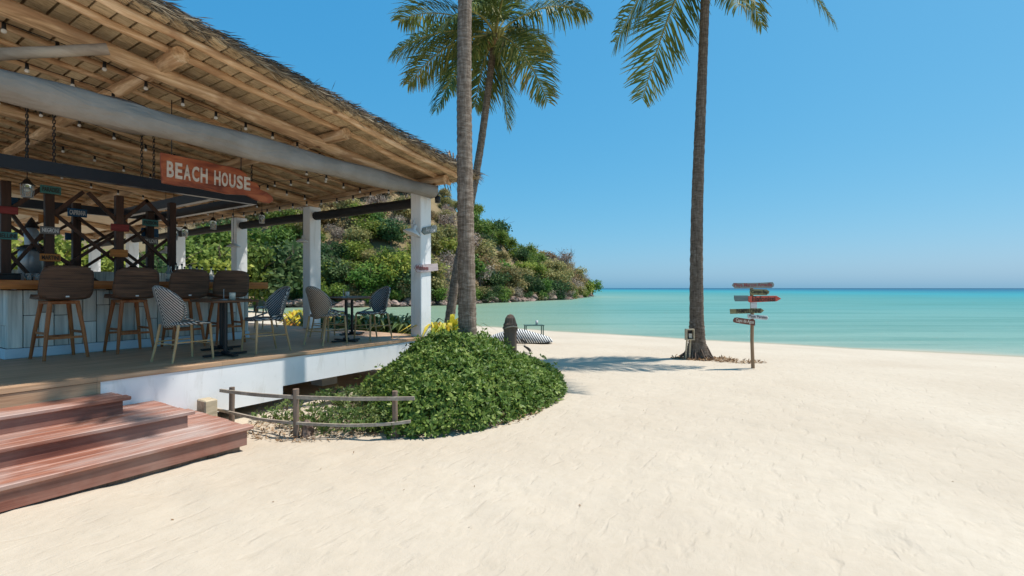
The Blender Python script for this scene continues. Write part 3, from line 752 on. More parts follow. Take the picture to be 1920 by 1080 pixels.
# thatch courses: overlapping strips along the eave direction
u = UE; i = 0
while u > RIDGE + 0.2:
    w = random.uniform(0.155, 0.185); u1 = u - w
    g = 0.024; v0 = VE0 + random.uniform(-0.01, 0.08)
    nseg = 10; mb = MB(); vs = []; fs = []
    ys = [v0] + [v0 + 0.5 * k for k in range(1, 8)] + [v0 + 6 + 1.7 * k for k in range(0, 8)] + [VE1 + random.uniform(-.1, .1)]
    for y in ys:
        j = random.uniform(-0.008, 0.008); j2 = random.uniform(-0.006, 0.006)
        ua, ub = u + 0.01 + j, u1 + g + 0.012 + j2
        vs += [(ua, y, zc(ua) + 0.158 + j), (ub, y, zc(ub) + 0.166 + j2), (ub, y, zc(ub) + 0.236), (ua, y, zc(ua) + 0.225)]
    n_ = len(ys)
    for k in range(n_ - 1):
        for e in range(4): fs.append((k * 4 + e, k * 4 + (e + 1) % 4, k * 4 + 4 + (e + 1) % 4, k * 4 + 4 + e))
    fs += [(3, 2, 1, 0), tuple((n_ - 1) * 4 + e for e in range(4))]
    mb.add(vs, fs); mb.build('thatch_course', 'thatch', roof_o)
    u = u1; i += 1
# ragged straw along the rake edge and the eave
rg = np.random.default_rng(5); n_ = 11000
uu = rg.uniform(RIDGE + 2.0, UE, n_); lay = rg.random(n_)
P = np.stack([uu, VE0 - 0.05 + 0.22 * rg.random(n_) ** 1.5, 3.48 + SL * (6.65 - uu) + 0.165 + 0.10 * lay], 1)
dirs = np.stack([rg.normal(1.0, 0.15, n_), rg.normal(-0.10, 0.16, n_), rg.normal(-0.12, 0.07, n_)], 1)
Nn = np.stack([rg.normal(0, .3, n_), rg.normal(-1, .4, n_), rg.normal(0, .7, n_)], 1)
V1, Q1 = leaf_quads(P, Nn, rg.uniform(0.06, 0.22, n_), rg.uniform(0.005, 0.014, n_), rg, dirs=dirs)
t1 = np.clip(0.9 - lay * 0.9 + 0.25 * rg.normal(size=n_), 0, 1)
n2 = 2600; vv = rg.uniform(VE0, VE1, n2)
P = np.stack([UE - 0.1 + 0.12 * rg.random(n2), vv, zc(UE) + 0.16 + 0.13 * rg.random(n2)], 1)
dirs = np.stack([rg.normal(0.8, .3, n2), rg.normal(0, .4, n2), rg.normal(-.4, .2, n2)], 1)
V2, Q2 = leaf_quads(P, rg.normal(size=(n2, 3)), rg.uniform(.08, .28, n2), rg.uniform(.008, .02, n2), rg, dirs=dirs)
obj('straw_fringe', np_mesh('straw_fringe', np.concatenate([V1, V2]), np.concatenate([Q1, Q2 + len(V1)]), 'straw', np.concatenate([t1, rg.random(n2) * .7])), roof_o, kind='stuff')
# thin poles along the slope, under the thatch
v = 5.46; k = 0
poles = [5.46, 5.86]
v = 6.5
while v < 23.5: poles.append(v); v += 0.47
for v in poles:
    r_ = 0.047 if v < 6 else random.uniform(.032, .042)
    log((UE - .08, v, zc(UE - .08) + 0.125), (RIDGE, v + random.uniform(-.03, .03), zc(RIDGE) + 0.125), r_, 8, 0.026, 20).build('pole', 'log_x', roof_o)
for v in [c + .10 for c in COLV]:
    log((6.70, v, zc(6.70) - 0.01), (RIDGE, v, zc(RIDGE) - 0.01), 0.085, 10, 0.014, 14).build('rafter', 'log_x', roof_o)
MB().add([(6.3, 17.0, zc(6.3) + .06), (6.3, 23.2, zc(6.3) + .06), (0.5, 23.2, zc(.5) + .06), (.5, 17.0, zc(.5) + .06), (6.3, 17.0, zc(6.3) + .075), (6.3, 23.2, zc(6.3) + .075), (0.5, 23.2, zc(.5) + .075), (.5, 17.0, zc(.5) + .075)], [(0, 1, 2, 3), (7, 6, 5, 4), (0, 4, 5, 1), (1, 5, 6, 2), (2, 6, 7, 3), (3, 7, 4, 0)]).build('pale_underside', 'cream', roof_o)  # plain cream sheet below the far poles, paler than the thatch
for u_, v0 in ((6.60, 5.66), (4.50, 5.72), (2.38, 5.72), (0.25, 5.70), (-1.9, 5.7)):
    log((u_, v0, zc(u_) + 0.065), (u_ + 0.02, 23.4, zc(u_) + 0.065), 0.082, 10, 0.012, 18).build('purlin', 'log_y', roof_o)
# weathered tie log running out of the frame
a = px(203, 93, 4.75); b = px(-260, 118, 3.9)
bp(log(tuple(a), tuple(b), 0.052, 10, 0.008, 8).build('tie_log', 'greylog'))

# rolled canvas blind along the front
mb = MB(); vs = []; fs = []; nr = 16; L = 64
for i in range(L + 1):
    u_ = -1.5 + (6.62 + 1.5) * i / L
    for k in range(nr):
        a_ = 2 * math.pi * k / nr
        fold = 0.014 * math.sin(a_ * 2 + u_ * 2.2) * math.sin(u_ * 1.3) + 0.008 * math.sin(7 * a_ + u_ * 5) * math.exp(-((u_ - 2.05) / 0.25) ** 2) * 2
        r_ = 0.126 + fold * 1.6
        vs.append((u_, 6.0 + r_ * math.cos(a_), 3.365 + r_ * 1.08 * math.sin(a_)))
fs = [(i * nr + k, (i + 1) * nr + k, (i + 1) * nr + (k + 1) % nr, i * nr + (k + 1) % nr) for i in range(L) for k in range(nr)]
mb.add(vs, fs, True); mb.add(vs[:nr], [tuple(range(nr))]); mb.add(vs[-nr:], [tuple(range(nr))[::-1]])
rb = empty('rolled_blind', (2.5, 6.0, 3.36), 0, 'long grey canvas blind rolled up under the front of the thatched roof', 'blind')
o = mb.build('canvas_roll', 'canvas', rb); o.location = (-2.5, -6.0, -3.36)
for j, (a_, b_) in enumerate(zip(COLV[:-1], COLV[1:])):
    n_ = ['between the corner column and the next', 'between the second and third columns from the corner', 'between the third and fourth columns from the corner', 'between the fourth and fifth columns from the corner', 'between the two columns farthest from the sea steps'][j]
    m_ = MB().tube(jitter_path((6.60, a_ + .28, 3.20), (6.60, b_ - .02, 3.20), 8, 0.008), 0.095, 12)
    m_.build('rolled_blind', 'dark_canvas', None, None, 'black rolled blind hung ' + (n_ if j < 4 else 'beside the rearmost column'), 'blind')

# ---------------------------------------------------------------- timber steps
st = empty('timber_steps', (0.5, 5.3, 0), 0, 'red stained timber steps leading up from the sand to the deck', 'steps')
def sp(o): o.parent = st; o.location = (-0.5, -5.3, 0); return o
for (ur, v0, v1, z0, z1) in ((2.63, 4.83, 6.12, -0.02, 0.215), (2.29, 5.285, 6.12, 0.216, 0.375), (1.915, 5.743, 6.12, 0.376, 0.535)):
    fr = 0.03 if z0 < 0 else z0
    sp(MB().box((-3.6, v0, fr), (ur - 0.03, v0 + 0.03, z1 - 0.037)).build('riser', 'redwood'))
    sp(MB().box((ur - 0.06, v0 + 0.031, fr), (ur - 0.03, v1, z1 - 0.037)).build('side_board', 'redwood'))
    nb = int(round((v1 - v0 + 0.03) / 0.142)); w = (v1 - v0 + 0.03) / nb
    for k in range(nb):
        ya = v0 - 0.03 + k * w; rr = ur + random.uniform(-0.006, 0.006) + (0.03 if k == 0 else 0)
        sp(MB().box((-3.6, ya + 0.004, z1 - 0.035 + random.uniform(-.002, .002)), (rr, ya + w - 0.004, z1 + random.uniform(-.002, .002)), 0.006).build('tread_board', 'tread'))
sp(MB().box((-3.6, 4.87, -0.15), (2.55, 6.1, 0.028)).build('base', 'oldwood'))
MB().box((2.70, 5.90, -0.05), (2.84, 6.10, 0.31), 0.012).build('garden_light_box', 'beige', None, None, 'small sandstone coloured box between the steps and the white wall', 'box')

# ---------------------------------------------------------------- bar counter
BF = 8.62
bc = empty('bar_counter', (3.1, 9.0, DECK), 0, 'long bar counter clad in pale blue planks under a varnished timber top', 'bar counter')
def cp(o, par=None): o.parent = par or bc; o.location = (-3.1, -9.0, -DECK) if par is None else (0, 0, 0); return o
cp(MB().box((1.66, BF + .02, DECK + .001), (4.64, BF + .75, 1.575)).build('carcass', 'brownpost'))
cp(MB().box((1.60, BF - .035, DECK + .001), (4.67, BF - .001, DECK + .13), 0.01).build('plinth', 'plinth'))
cp(MB().box((1.60, BF + .0, DECK + .001), (1.632, BF + .75, DECK + .13), 0.008).build('plinth', 'plinth'))
u_ = 1.63; k = 0
while u_ < 4.62:
    w = 0.148; zs = [DECK + .132]
    cuts = [random.uniform(.2, .85)] if k % 4 else []
    for c in cuts: zs.append(DECK + .132 + c * (1.572 - DECK - .132))
    zs.append(1.572)
    for a_, b_ in zip(zs[:-1], zs[1:]):
        d = random.uniform(0, .004)
        cp(MB().box((u_ + .005, BF - d - .018, a_ + .004), (min(u_ + w, 4.66) - .005, BF + .019, b_ - .004), .003).build('plank', 'plank'))
    u_ += w; k += 1
v_ = BF + .02
while v_ < BF + .72:
    for a_, b_ in ((DECK + .132, 1.12), (1.12, 1.572)):
        cp(MB().box((1.632, v_ + .003, a_ + .002), (1.658, v_ + .145, b_ - .002), .003).build('plank', 'plank'))
        cp(MB().box((4.642, v_ + .003, a_ + .002), (4.662, v_ + .145, b_ - .002), .003).build('plank', 'plank'))
    v_ += .148
tp = MB(); n_ = 26; vs = []
for i in range(n_ + 1):
    u_ = 1.42 + (4.95 - 1.42) * i / n_; e = BF - .16 + .018 * math.sin(u_ * 3.1) + .012 * math.sin(u_ * 7.7)
    vs += [(u_, e + .015, 1.585), (u_, e, 1.64), (u_, e + .02, 1.70), (u_, BF + .62, 1.70), (u_, BF + .62, 1.585)]
fs = [(i * 5 + k, i * 5 + (k + 1) % 5, i * 5 + 5 + (k + 1) % 5, i * 5 + 5 + k) for i in range(n_) for k in range(5)] + [(4, 3, 2, 1, 0), tuple(n_ * 5 + k for k in range(5))]
tp.add(vs, fs); cp(tp.build('counter_top', 'counter'))
# back counter of grey planks
bk = empty('back_counter', (2.4, 11.3, DECK), 0, 'low grey plank back counter behind the bar', 'counter')
o = MB().box((1.9, 11.1, DECK + .001), (4.4, 11.5, 1.86)).build('carcass', 'brownpost', bk); o.location = (-2.4, -11.3, -DECK)
for k in range(17):
    o = MB().box((1.9 + k * .148, 11.07, DECK + .01), (1.9 + k * .148 + .14, 11.098, 1.9)).build('plank', 'plank', bk); o.location = (-2.4, -11.3, -DECK)

# ---------------------------------------------------------------- bar stools
def shell(mb, fn, na, nb, th):
    """grid surface fn(a,b) given thickness along its normal"""
    P = [[Vector(fn(-1 + 2 * i / na, j / nb)) for j in range(nb + 1)] for i in range(na + 1)]
    vs = []; Nn = []
    for i in range(na + 1):
        for j in range(nb + 1):
            da = P[min(i + 1, na)][j] - P[max(i - 1, 0)][j]; db = P[i][min(j + 1, nb)] - P[i][max(j - 1, 0)]
            n_ = da.cross(db).normalized(); vs.append(P[i][j] + n_ * th / 2); Nn.append(P[i][j] - n_ * th / 2)
    m = nb + 1; o = len(vs); vs += Nn; fs = []
    for i in range(na):
        for j in range(nb):
            q = (i * m + j, (i + 1) * m + j, (i + 1) * m + j + 1, i * m + j + 1); fs += [q, tuple(o + x for x in q[::-1])]
    for i in range(na):
        for j in (0, nb):
            q = (i * m + j, (i + 1) * m + j, o + (i + 1) * m + j, o + i * m + j); fs.append(q if j else q[::-1])
    for j in range(nb):
        for i in (0, na):
            q = (i * m + j, i * m + j + 1, o + i * m + j + 1, o + i * m + j); fs.append(q if not i else q[::-1])
    mb.add(vs, fs, True); return mb
def rrect(a, b, w, h, e=3.2):
    """map the square (a,b in -1..1) to a rounded rectangle"""
    k = (abs(a) ** e + abs(b) ** e) ** (1 / e) if (a or b) else 1; m = max(abs(a), abs(b))
    s_ = m / k if k else 1; return a * s_ * w, b * s_ * h
def make_stool():
    t = empty('bar_stool', (0, 0, 0), 0, 'brown wicker bar stool with splayed timber legs at the plank bar', 'bar stool', 'wicker bar stools along the counter')
    def back(a, b):
        x, z = rrect(a, 2 * b - 1, 0.275 - .02 * b, 0.215, 4.5)
        return (x, -0.215 - 0.10 * b + 0.05 * (x / .27) ** 2, 0.965 + z)
    shell(MB(), back, 14, 12, 0.035).build('backrest', 'wicker', t)
    def seat(a, b):
        x, y = rrect(a, 2 * b - 1, 0.25, 0.235, 4.0)
        return (x, y, 0.765 + 0.02 * (x / .25) ** 2 + 0.02 * (y / .23) ** 2)
    shell(MB(), seat, 12, 10, 0.05).build('seat', 'wicker', t)
    o = MB().box((-.018, -.245, .782), (.018, -.2405, .80)).build('maker_tag', 'enamel', t)
    MB().box((-.16, -.16, .695), (.16, .16, .738), .01).build('seat_frame', 'stoolwood', t)
    for sx in (-1, 1):
        for sy in (-1, 1):
            MB().tube([(sx * .215, sy * .215, 0.0), (sx * .18, sy * .18, .36), (sx * .135, sy * .135, .72)], [.018, .024, .027], 8).build('leg', 'stoolwood', t)
    for (a_, b_) in (((-.19, -.19), (.19, -.19)), ((-.19, .19), (.19, .19)), ((-.19, -.19), (-.19, .19)), ((.19, -.19), (.19, .19))):
        z = .27 if a_[1] == b_[1] else .33
        k_ = (.215 - (.215 - .135) * z / .72) / .19
        MB().bar((a_[0] * k_, a_[1] * k_, z), (b_[0] * k_, b_[1] * k_, z), .02, .03).build('stretcher', 'stoolwood', t)
    return t
stool = make_stool()
for i, (u_, v_, a_) in enumerate(((2.04, 8.25, 4), (2.78, 8.24, 2), (3.47, 8.25, -3), (4.10, 8.27, -5))):
    o = stool if i == 0 else copy_tree(stool)
    o.location = (u_, v_, DECK + .001); o.rotation_euler[2] = R(a_)
    o['label'] = ('brown wicker bar stool at the counter end beside the tumblers and urn', 'brown wicker bar stool second along the counter, behind the red drinks board post', 'brown wicker bar stool between the row of spirit bottles and the candle table', 'brown wicker bar stool nearest the open end of the counter')[i]

# ---------------------------------------------------------------- rattan chairs and tables
def make_chair(weave, label):
    """faces +X; origin on the floor under the seat centre"""
    t = empty('rattan_chair', (0, 0, 0), 0, label, 'chair', 'rattan bistro chairs on the deck')
    def back(a, b):
        y, z = rrect(a, 2 * b - 1, 0.225, 0.25, 2.6)
        w = 1.0 if b > .5 else 0.86 + .28 * b
        y *= w
        return (-0.215 - 0.13 * b + 0.13 * (y / .225) ** 2, y, 0.665 + z)
    shell(MB(), back, 14, 14, 0.016).build('backrest', weave, t)
    def seat(a, b):
        x, y = rrect(2 * b - 1, a, 0.22, 0.225, 3.5)
        return (x, y, .455 + .012 * (y / .22) ** 2)
    shell(MB(), seat, 12, 10, 0.035).build('seat', weave, t)
    pts = []
    for k in range(25):
        th = -0.5 + (math.pi + 1.0) * k / 24
        y = .235 * math.cos(th); z = .66 + .26 * math.sin(th)
        b = min(max((z - .415) / .5, 0), 1)
        pts.append((-0.215 - 0.13 * b + 0.13 * (y / .235) ** 2 + .012, y, z))
    pts = [(.17, .215, .455), (.05, .228, .475)] + pts + [(.05, -.228, .475), (.17, -.215, .455)]
    MB().tube(pts, .0125, 7).build('back_frame', 'bound', t)
    for (x, y, dx) in ((.19, .19, .025), (.19, -.19, .025), (-.19, .185, -.085), (-.19, -.185, -.085)):
        MB().tube([(x + dx, y * 1.12, 0), (x + dx * .4, y * 1.05, .24), (x, y, .452)], [.013, .0155, .016], 8).build('leg', 'bamboo', t)
    for (a_, b_, z) in (((.205, -.2, 0), (.205, .2, 0), .2), ((-.235, -.2, 0), (-.235, .2, 0), .22), ((-.23, .2, 0), (.205, .2, 0), .24), ((-.23, -.2, 0), (.205, -.2, 0), .24)):
        MB().tube([(a_[0], a_[1], z), (b_[0], b_[1], z)], .009, 6).build('stretcher', 'bamboo', t)
    return t
for (w, lab, loc, a_) in (
    ('weave_bw', 'black and white chevron rattan chair turned away from the bar steps', (2.84, 6.70), 8),
    ('weave_dark', 'dark grey woven rattan chair facing the steps across the candle table', (3.82, 6.64), 176),
    ('weave_blue', 'grey and white rattan chair on the deck by the yellow shrub', (6.08, 10.4), 172),
    ('weave_brown', 'brown and cream woven rattan chair at the table nearest the corner column', (4.88, 6.68), 6),
    ('weave_dark', 'black striped rattan chair with its back to the corner column', (5.78, 6.66), 178),
    ('weave_blue', 'pale blue and white rattan chair at the inner table near the second column', (5.62, 7.62), -8)):
    c = make_chair(w, lab); c.location = (loc[0], loc[1], DECK + .001); c.rotation_euler[2] = R(a_)
def make_table(label, loc, rz=0):
    t = empty('pedestal_table', (loc[0], loc[1], DECK + .001), rz, label, 'table', 'pedestal tables on the deck')
    MB().box((-.30, -.30, .715), (.30, .30, .74), .012).build('table_top', 'tabletop', t)
    MB().box((-.12, -.12, .70), (.12, .12, .714)).build('top_plate', 'iron', t)
    MB().tube([(0, 0, .02), (0, 0, .70)], .026, 12).build('pedestal', 'iron', t)
    f = MB(); f.bar((-.27, -.0, .018), (.27, 0, .018), .06, .022); f.bar((0, -.27, .0195), (0, .27, .0195), .06, .022); f.lathe([(.001, .065), (.05, .06), (.06, .03), (.07, .028)], 12)
    f.build('cross_base', 'iron', t); return t
make_table('square pedestal table carrying a white candle and chrome stand', (3.31, 6.68))
make_table('square pedestal table close in front of the bar stools', (3.62, 7.42))
make_table('square pedestal table between the two chairs by the corner column', (5.30, 6.75))
make_table('square pedestal table at the deck edge behind the corner chairs', (6.12, 7.62))
def candle(loc, label):
    t = empty('candle_cup', loc, 0, label, 'candle')
    MB().lathe([(.001, 0), (.036, 0), (.038, .095), (.033, .097), (.031, .02), (.001, .02)], 14).build('cup', 'pcream', t)
    MB().lathe([(.001, .075), (.030, .075)], 12).build('wax', 'bulb', t)
candle((3.36, 6.60, DECK + .742), 'white candle cup on the table beside the chevron chair')
candle((5.36, 6.80, DECK + .742), 'white candle cup on the table by the corner column')
def stand(loc, label):
    t = empty('menu_stand', loc, 0, label, 'menu stand')
    MB().lathe([(.001, .014), (.03, .012), (.05, .004), (.05, 0), (.001, 0)], 14).build('base', 'grey_metal', t)
    m_ = MB().tube([(0, 0, .01), (0, 0, .13)], .004, 6); m_.ball((0, 0, .135), .008, 6); m_.build('rod', 'grey_metal', t)
stand((3.25, 6.60, DECK + .742), 'small chrome stand on the table beside the chevron chair')
stand((5.22, 6.72, DECK + .742), 'small chrome stand on the table by the corner column')

# ---------------------------------------------------------------- suspended steel frame and drinks posts
sf = empty('steel_frame', (3.1, 10.1, 3.1), 0, 'black steel frame hung on chains over the bar', 'frame')
def fp(o): o.parent = sf; o.location = (-3.1, -10.1, -3.1); return o
for (a_, b_) in (((1.2, 8.3, 3.13), (4.62, 8.3, 3.13)), ((1.2, 12.1, 3.13), (4.62, 12.1, 3.13)), ((4.58, 8.38, 3.13), (4.58, 12.02, 3.13)), ((3.95, 8.38, 3.128), (3.95, 12.02, 3.128)), ((1.24, 8.38, 3.13), (1.24, 12.02, 3.13))):
    fp(MB().bar(a_, b_, .10, .16).build('beam', 'steel'))
for (u_, v_) in ((1.75, 8.3), (2.0, 8.3), (2.95, 8.3), (3.1, 8.3), (4.55, 8.3)):
    ch = MB(); z = 3.21; k = 0
    while z < zc(u_) + .06:
        d = .012 if k % 2 else 0; ch.tube([(u_ - (.012 - d), v_ - d, z), (u_ - (.012 - d), v_ - d, z + .05)], .0055, 5, False); ch.tube([(u_ + (.012 - d), v_ + d, z), (u_ + (.012 - d), v_ + d, z + .05)], .0055, 5, False)
        z += .042; k += 1
    fp(ch.build('chain', 'iron'))
dp = empty('drinks_post_lattice', (2.6, 9.2, DECK), 0, 'dark timber lattice of posts and braces behind the counter, hung with drinks boards', 'lattice')
def lp(o): o.parent = dp; o.location = (-2.6, -9.2, -DECK); return o
VA, VB = 9.3, 10.7
UA = [px_on_v(x, VA) for x in (10, 92, 223, 322)]; UB = [px_on_v(x, VB) for x in (143, 281)]
for u_ in UA: lp(MB().box((u_ - .05, VA - .05, DECK + .002), (u_ + .05, VA + .05, 3.05), .006).build('post', 'brownpost'))
for u_ in UB: lp(MB().box((u_ - .055, VB - .05, DECK + .002), (u_ + .055, VB + .05, 3.05), .006).build('post', 'brownpost'))
def brace(p, q, vv): lp(MB().bar((p[0], vv, p[1]), (q[0], vv, q[1]), .04, .06, (0, 1, 0)).build('brace', 'brownpost'))
for a_, b_ in zip(UA[:-1], UA[1:]):
    brace((a_, 2.75), (b_, 2.0), VA + .075); brace((a_, 1.75), (b_, 2.45), VA + .125); brace((a_, 2.15), (b_, 1.5), VA + .075); 
for a_, b_ in ((UB[0], UB[1]), (UB[0] - 1.1, UB[0])):
    brace((a_, 1.85), (b_, 2.75), VB + .08); brace((a_, 2.2), (b_, 3.0), VB + .08); brace((a_, 2.8), (b_, 1.9), VB - .08)
for u_, s_ in [(UA[1], 1), (UA[2], -1), (UA[2], 1), (UA[3], -1), (UA[0], 1)]:
    lp(MB().bar((u_, VA, 2.62), (u_ + s_ * .38, VA, 3.04), .05, .05, (0, 1, 0)).build('brace', 'brownpost'))
def drink(x, y, w, h, mat, txt, vv, tmat, lab):
    """board centred on photo pixel x,y, fixed to the front of the post row at vv"""
    vv = vv - .075; uc = px_on_v(x, vv); D = CV * uc + CU * vv; z = CAM_H + (541 - y) / F * D
    a_ = px_on_v(x - w / 2, vv); b_ = px_on_v(x + w / 2, vv); hh = h / F * D / 2
    o = lp(MB().box((a_, vv - .012, z - hh), (b_, vv + .02, z + hh), .004).build('board', mat)); o['label'] = lab
    if txt:
        me = text_mesh(txt, .1, tmat, .0015, .004, ((b_ - a_) * .84, hh * 1.15))
        q = obj('lettering', me, o); q.location = ((a_ + b_) / 2, vv - .0155, z)
drink(95, 357, 39, 15, 'pteal', 'PARADISE', VA, 'pblack', 'teal drinks board reading PARADISE')
drink(91, 412, 38, 15, 'porange', '', VA + .16, 'pblack', 'blank orange drinks board')
drink(94, 433, 37, 14, 'pgrey', 'NEGRONI', VA, 'pwhite', 'grey drinks board reading NEGRONI')
drink(94, 484, 39, 14, 'porange', 'MARTINI', VA, 'pblack', 'orange drinks board reading MARTINI')
drink(14, 395, 40, 14, 'pred', '', VA, 'pblack', 'dark red drinks board')
drink(25, 378, 16, 14, 'pblue', '', VA + .16, 'pblack', 'small blue drinks board')
drink(13, 443, 40, 14, 'pteal', 'BELLINI', VA, 'pblack', 'teal drinks board reading BELLINI')
drink(145, 400, 36, 15, 'pblue', 'CAIPIRINHA', VB, 'pwhite', 'blue drinks board reading CAIPIRINHA')
drink(140, 445, 36, 13, 'pblue', '', VB + .16, 'pblack', 'dark blue drinks board')
drink(225, 428, 34, 13, 'pred', '', VA, 'pblack', 'red drinks board')
drink(226, 411, 26, 14, 'porange', '', VA + .16, 'pblack', 'orange drinks board behind a post')
drink(223, 476, 33, 14, 'porange', '', VA, 'pblack', 'orange drinks board low on its post')
drink(282, 419, 30, 12, 'pteal', 'PASSION', VB, 'pblack', 'teal drinks board reading PASSION')
drink(281, 437, 32, 16, 'pblue', '', VB + .16, 'pblack', 'bright blue drinks board')
drink(282, 453, 29, 12, 'pgrey', 'OF LOVE', VB, 'pwhite', 'grey drinks board reading OF LOVE')

# things standing on the counter
def bottle(loc, h, mat, label, group):
    t = empty('bottle', loc, random.random() * 6, label, 'bottle', group)
    r_ = .034; MB().lathe([(.001, 0), (r_, .002), (r_, h * .55), (r_ * .38, h * .72), (r_ * .36, h * .95), (r_ * .42, h), (.001, h)], 12).build('glass_body', mat, t)
    MB().lathe([(r_ * .44, h * .93), (r_ * .44, h * 1.04), (.001, h * 1.04)], 10).build('cap', 'iron', t)
    MB().lathe([(r_ * 1.02, h * .18), (r_ * 1.02, h * .44)], 12).build('paper_label', random.choice(['pcream', 'pred', 'pblack', 'pwhite']), t)
for k in range(11):
    u_ = 3.58 + k * .052 + random.uniform(-.01, .01); bottle((u_, BF + .42 + .07 * (k % 2), 1.702), random.uniform(.24, .31), 'glass' if k % 3 else 'pstone', 'slim spirit bottle in the row on the counter between two stools', 'bottles on the bar counter')
for k in range(6):
    u_ = 4.24 + k * .055; bottle((u_ + .0, BF + .42 + .06 * (k % 2), 1.702), random.uniform(.2, .28), 'glass', 'bottle standing on the counter behind the stool by the deck table', 'bottles at the open end of the counter')
for k in range(10):
    o = MB().lathe([(.001, 0), (.026, 0), (.034, .09), (.031, .09), (.024, .006), (.001, .006)], 12)
    o.build('tumbler', 'glass', None, (1.86 + .082 * (k % 5), BF + .12 + .085 * (k // 5), 1.702), 'clear glass tumbler in the cluster on the counter beside the first stool', 'glass', 'tumblers on the counter')
o = empty('bar_tray', (1.62, BF + .2, 1.702), 0, 'dark box shaped bar tray on the shaded end of the counter', 'tray')
MB().box((-.16, -.12, 0), (.16, .12, .075), .008).build('tray_body', 'dark_canvas', o); MB().box((-.17, -.13, .0755), (.17, .13, .088), .004).build('rim', 'iron', o)
p = px(70, 512, 6.9); o = empty('water_urn', (p.x, 9.75, DECK + 1.0), 0, 'grey metal urn with a black lid behind the counter', 'urn')
MB().lathe([(.001, 0), (.14, 0), (.145, .42), (.12, .46), (.001, .46)], 20).build('urn_body', 'grey_metal', o)
MB().lathe([(.155, .46), (.155, .49), (.08, .53), (.001, .535)], 20).build('lid', 'iron', o)
MB().lathe([(.075, .53), (.085, .72), (.05, .80), (.03, .84), (.001, .86)], 16).build('upper_tank', 'grey_metal', o)
MB().lathe([(.09, .78), (.045, .87), (.012, .93), (.001, .94)], 14).build('finial', 'iron', o)
o = empty('urn_pedestal', (p.x, 9.75, DECK), 0, 'dark stand under the grey metal urn', 'stand')
MB().box((-.2, -.2, .002), (.2, .2, .96)).build('cabinet', 'brownpost', o); MB().box((-.22, -.22, .962), (.22, .22, .998)).build('top', 'counter', o)

# ---------------------------------------------------------------- BEACH HOUSE sign
sg = empty('hanging_sign', (3.43, 7.0, 2.9), 0, 'orange stained BEACH HOUSE sign board hanging under the roof', 'sign')
def q_(x, y):
    u_ = px_on_v(x, 7.0); D = CV * u_ + CU * 7.0; return (u_ - 3.43, CAM_H + (541 - y) / F * D - 2.9)
out = [(304, 344), (330, 349), (360, 352), (395, 359), (425, 365), (462, 367), (480, 376), (495, 381), (506, 382), (512, 377), (510, 370), (500, 362), (488, 357), (482, 345), (466, 340), (462, 328), (448, 318), (430, 313), (410, 310), (385, 303), (355, 298), (330, 293), (301, 287), (301, 310)]
MB().prism([q_(*p) for p in out], -.022, .022, .012).build('board', 'sign_orange', sg)
bo = [c for c in sg.children][0]
for ch_, x0, x1, y0, y1 in (('BEACH', 310, 389, 301, 342), ('HOUSE', 399, 469, 318, 359)):
    # letters follow the board's slope
    a_, b_ = q_(x0, 0)[0], q_(x1, 0)[0]; n_ = 5
    yl = (lambda x: (300.5 + (x - 310) * .208, 334 + (x - 310) * .165))
    for k, ch in enumerate(ch_):
        xa = x0 + (x1 - x0) * (k + .06) / n_; xb = x0 + (x1 - x0) * (k + .9) / n_; xm = (xa + xb) / 2
        (ua, zt), (ub, zb) = q_(xa, yl(xm)[0] + .5), q_(xb, yl(xm)[1])
        me = text_mesh(ch, .2, 'pletter', .006, .008, (ub - ua, zt - zb)); o = obj('letter', me, bo); o.location = ((ua + ub) / 2, -.0255, (zt + zb) / 2)
for (x, y) in ((322, 292), (452, 322)):
    u_, z_ = q_(x, y); MB().tube([(u_, 0, z_ - .02), (u_, 0, zc(u_ + 3.43) + .05 - 2.9)], .006, 5).build('hanging_chain', 'iron', sg)

# boards on the corner column
def col_sign(name, pts, txt, mat, tm, lab, vv, tpos, fit, tilt):
    c = pts[0]; o = empty(name, (0, 0, 0), 0, lab, 'sign')
    D0 = lambda x: CV * px_on_v(x, vv) + CU * vv
    pol = [(px_on_v(x, vv), CAM_H + (541 - y) / F * D0(x)) for x, y in pts]
    cx = sum(p[0] for p in pol) / len(pol); cz = sum(p[1] for p in pol) / len(pol); o.location = (cx, vv, cz)
    MB().prism([(x - cx, z - cz) for x, z in pol], -.012, .012, .003).build('board', mat, o)
    me = text_mesh(txt, .1, tm, .001, .004, fit); q = obj('lettering', me, o); q.location = (tpos, -.015, 0); q.rotation_euler = (0, tilt, 0)
col_sign('column_sign', [(791, 436), (796, 441), (818, 436), (819, 425), (815, 423), (793, 428)], 'Aruba', 'pstone', 'pwhite', 'small tilted grey board reading Aruba on the corner column', VF - .016, .0, (.25, .085), R(-7))
col_sign('column_sign', [(777, 503), (781, 511), (790, 512), (821, 508), (820, 495), (790, 497), (781, 497)], 'Whitehaven', 'ppink', 'pmarine', 'pale pink arrow board low on the corner column', VF - .016, -.06, (.33, .085), R(-1))

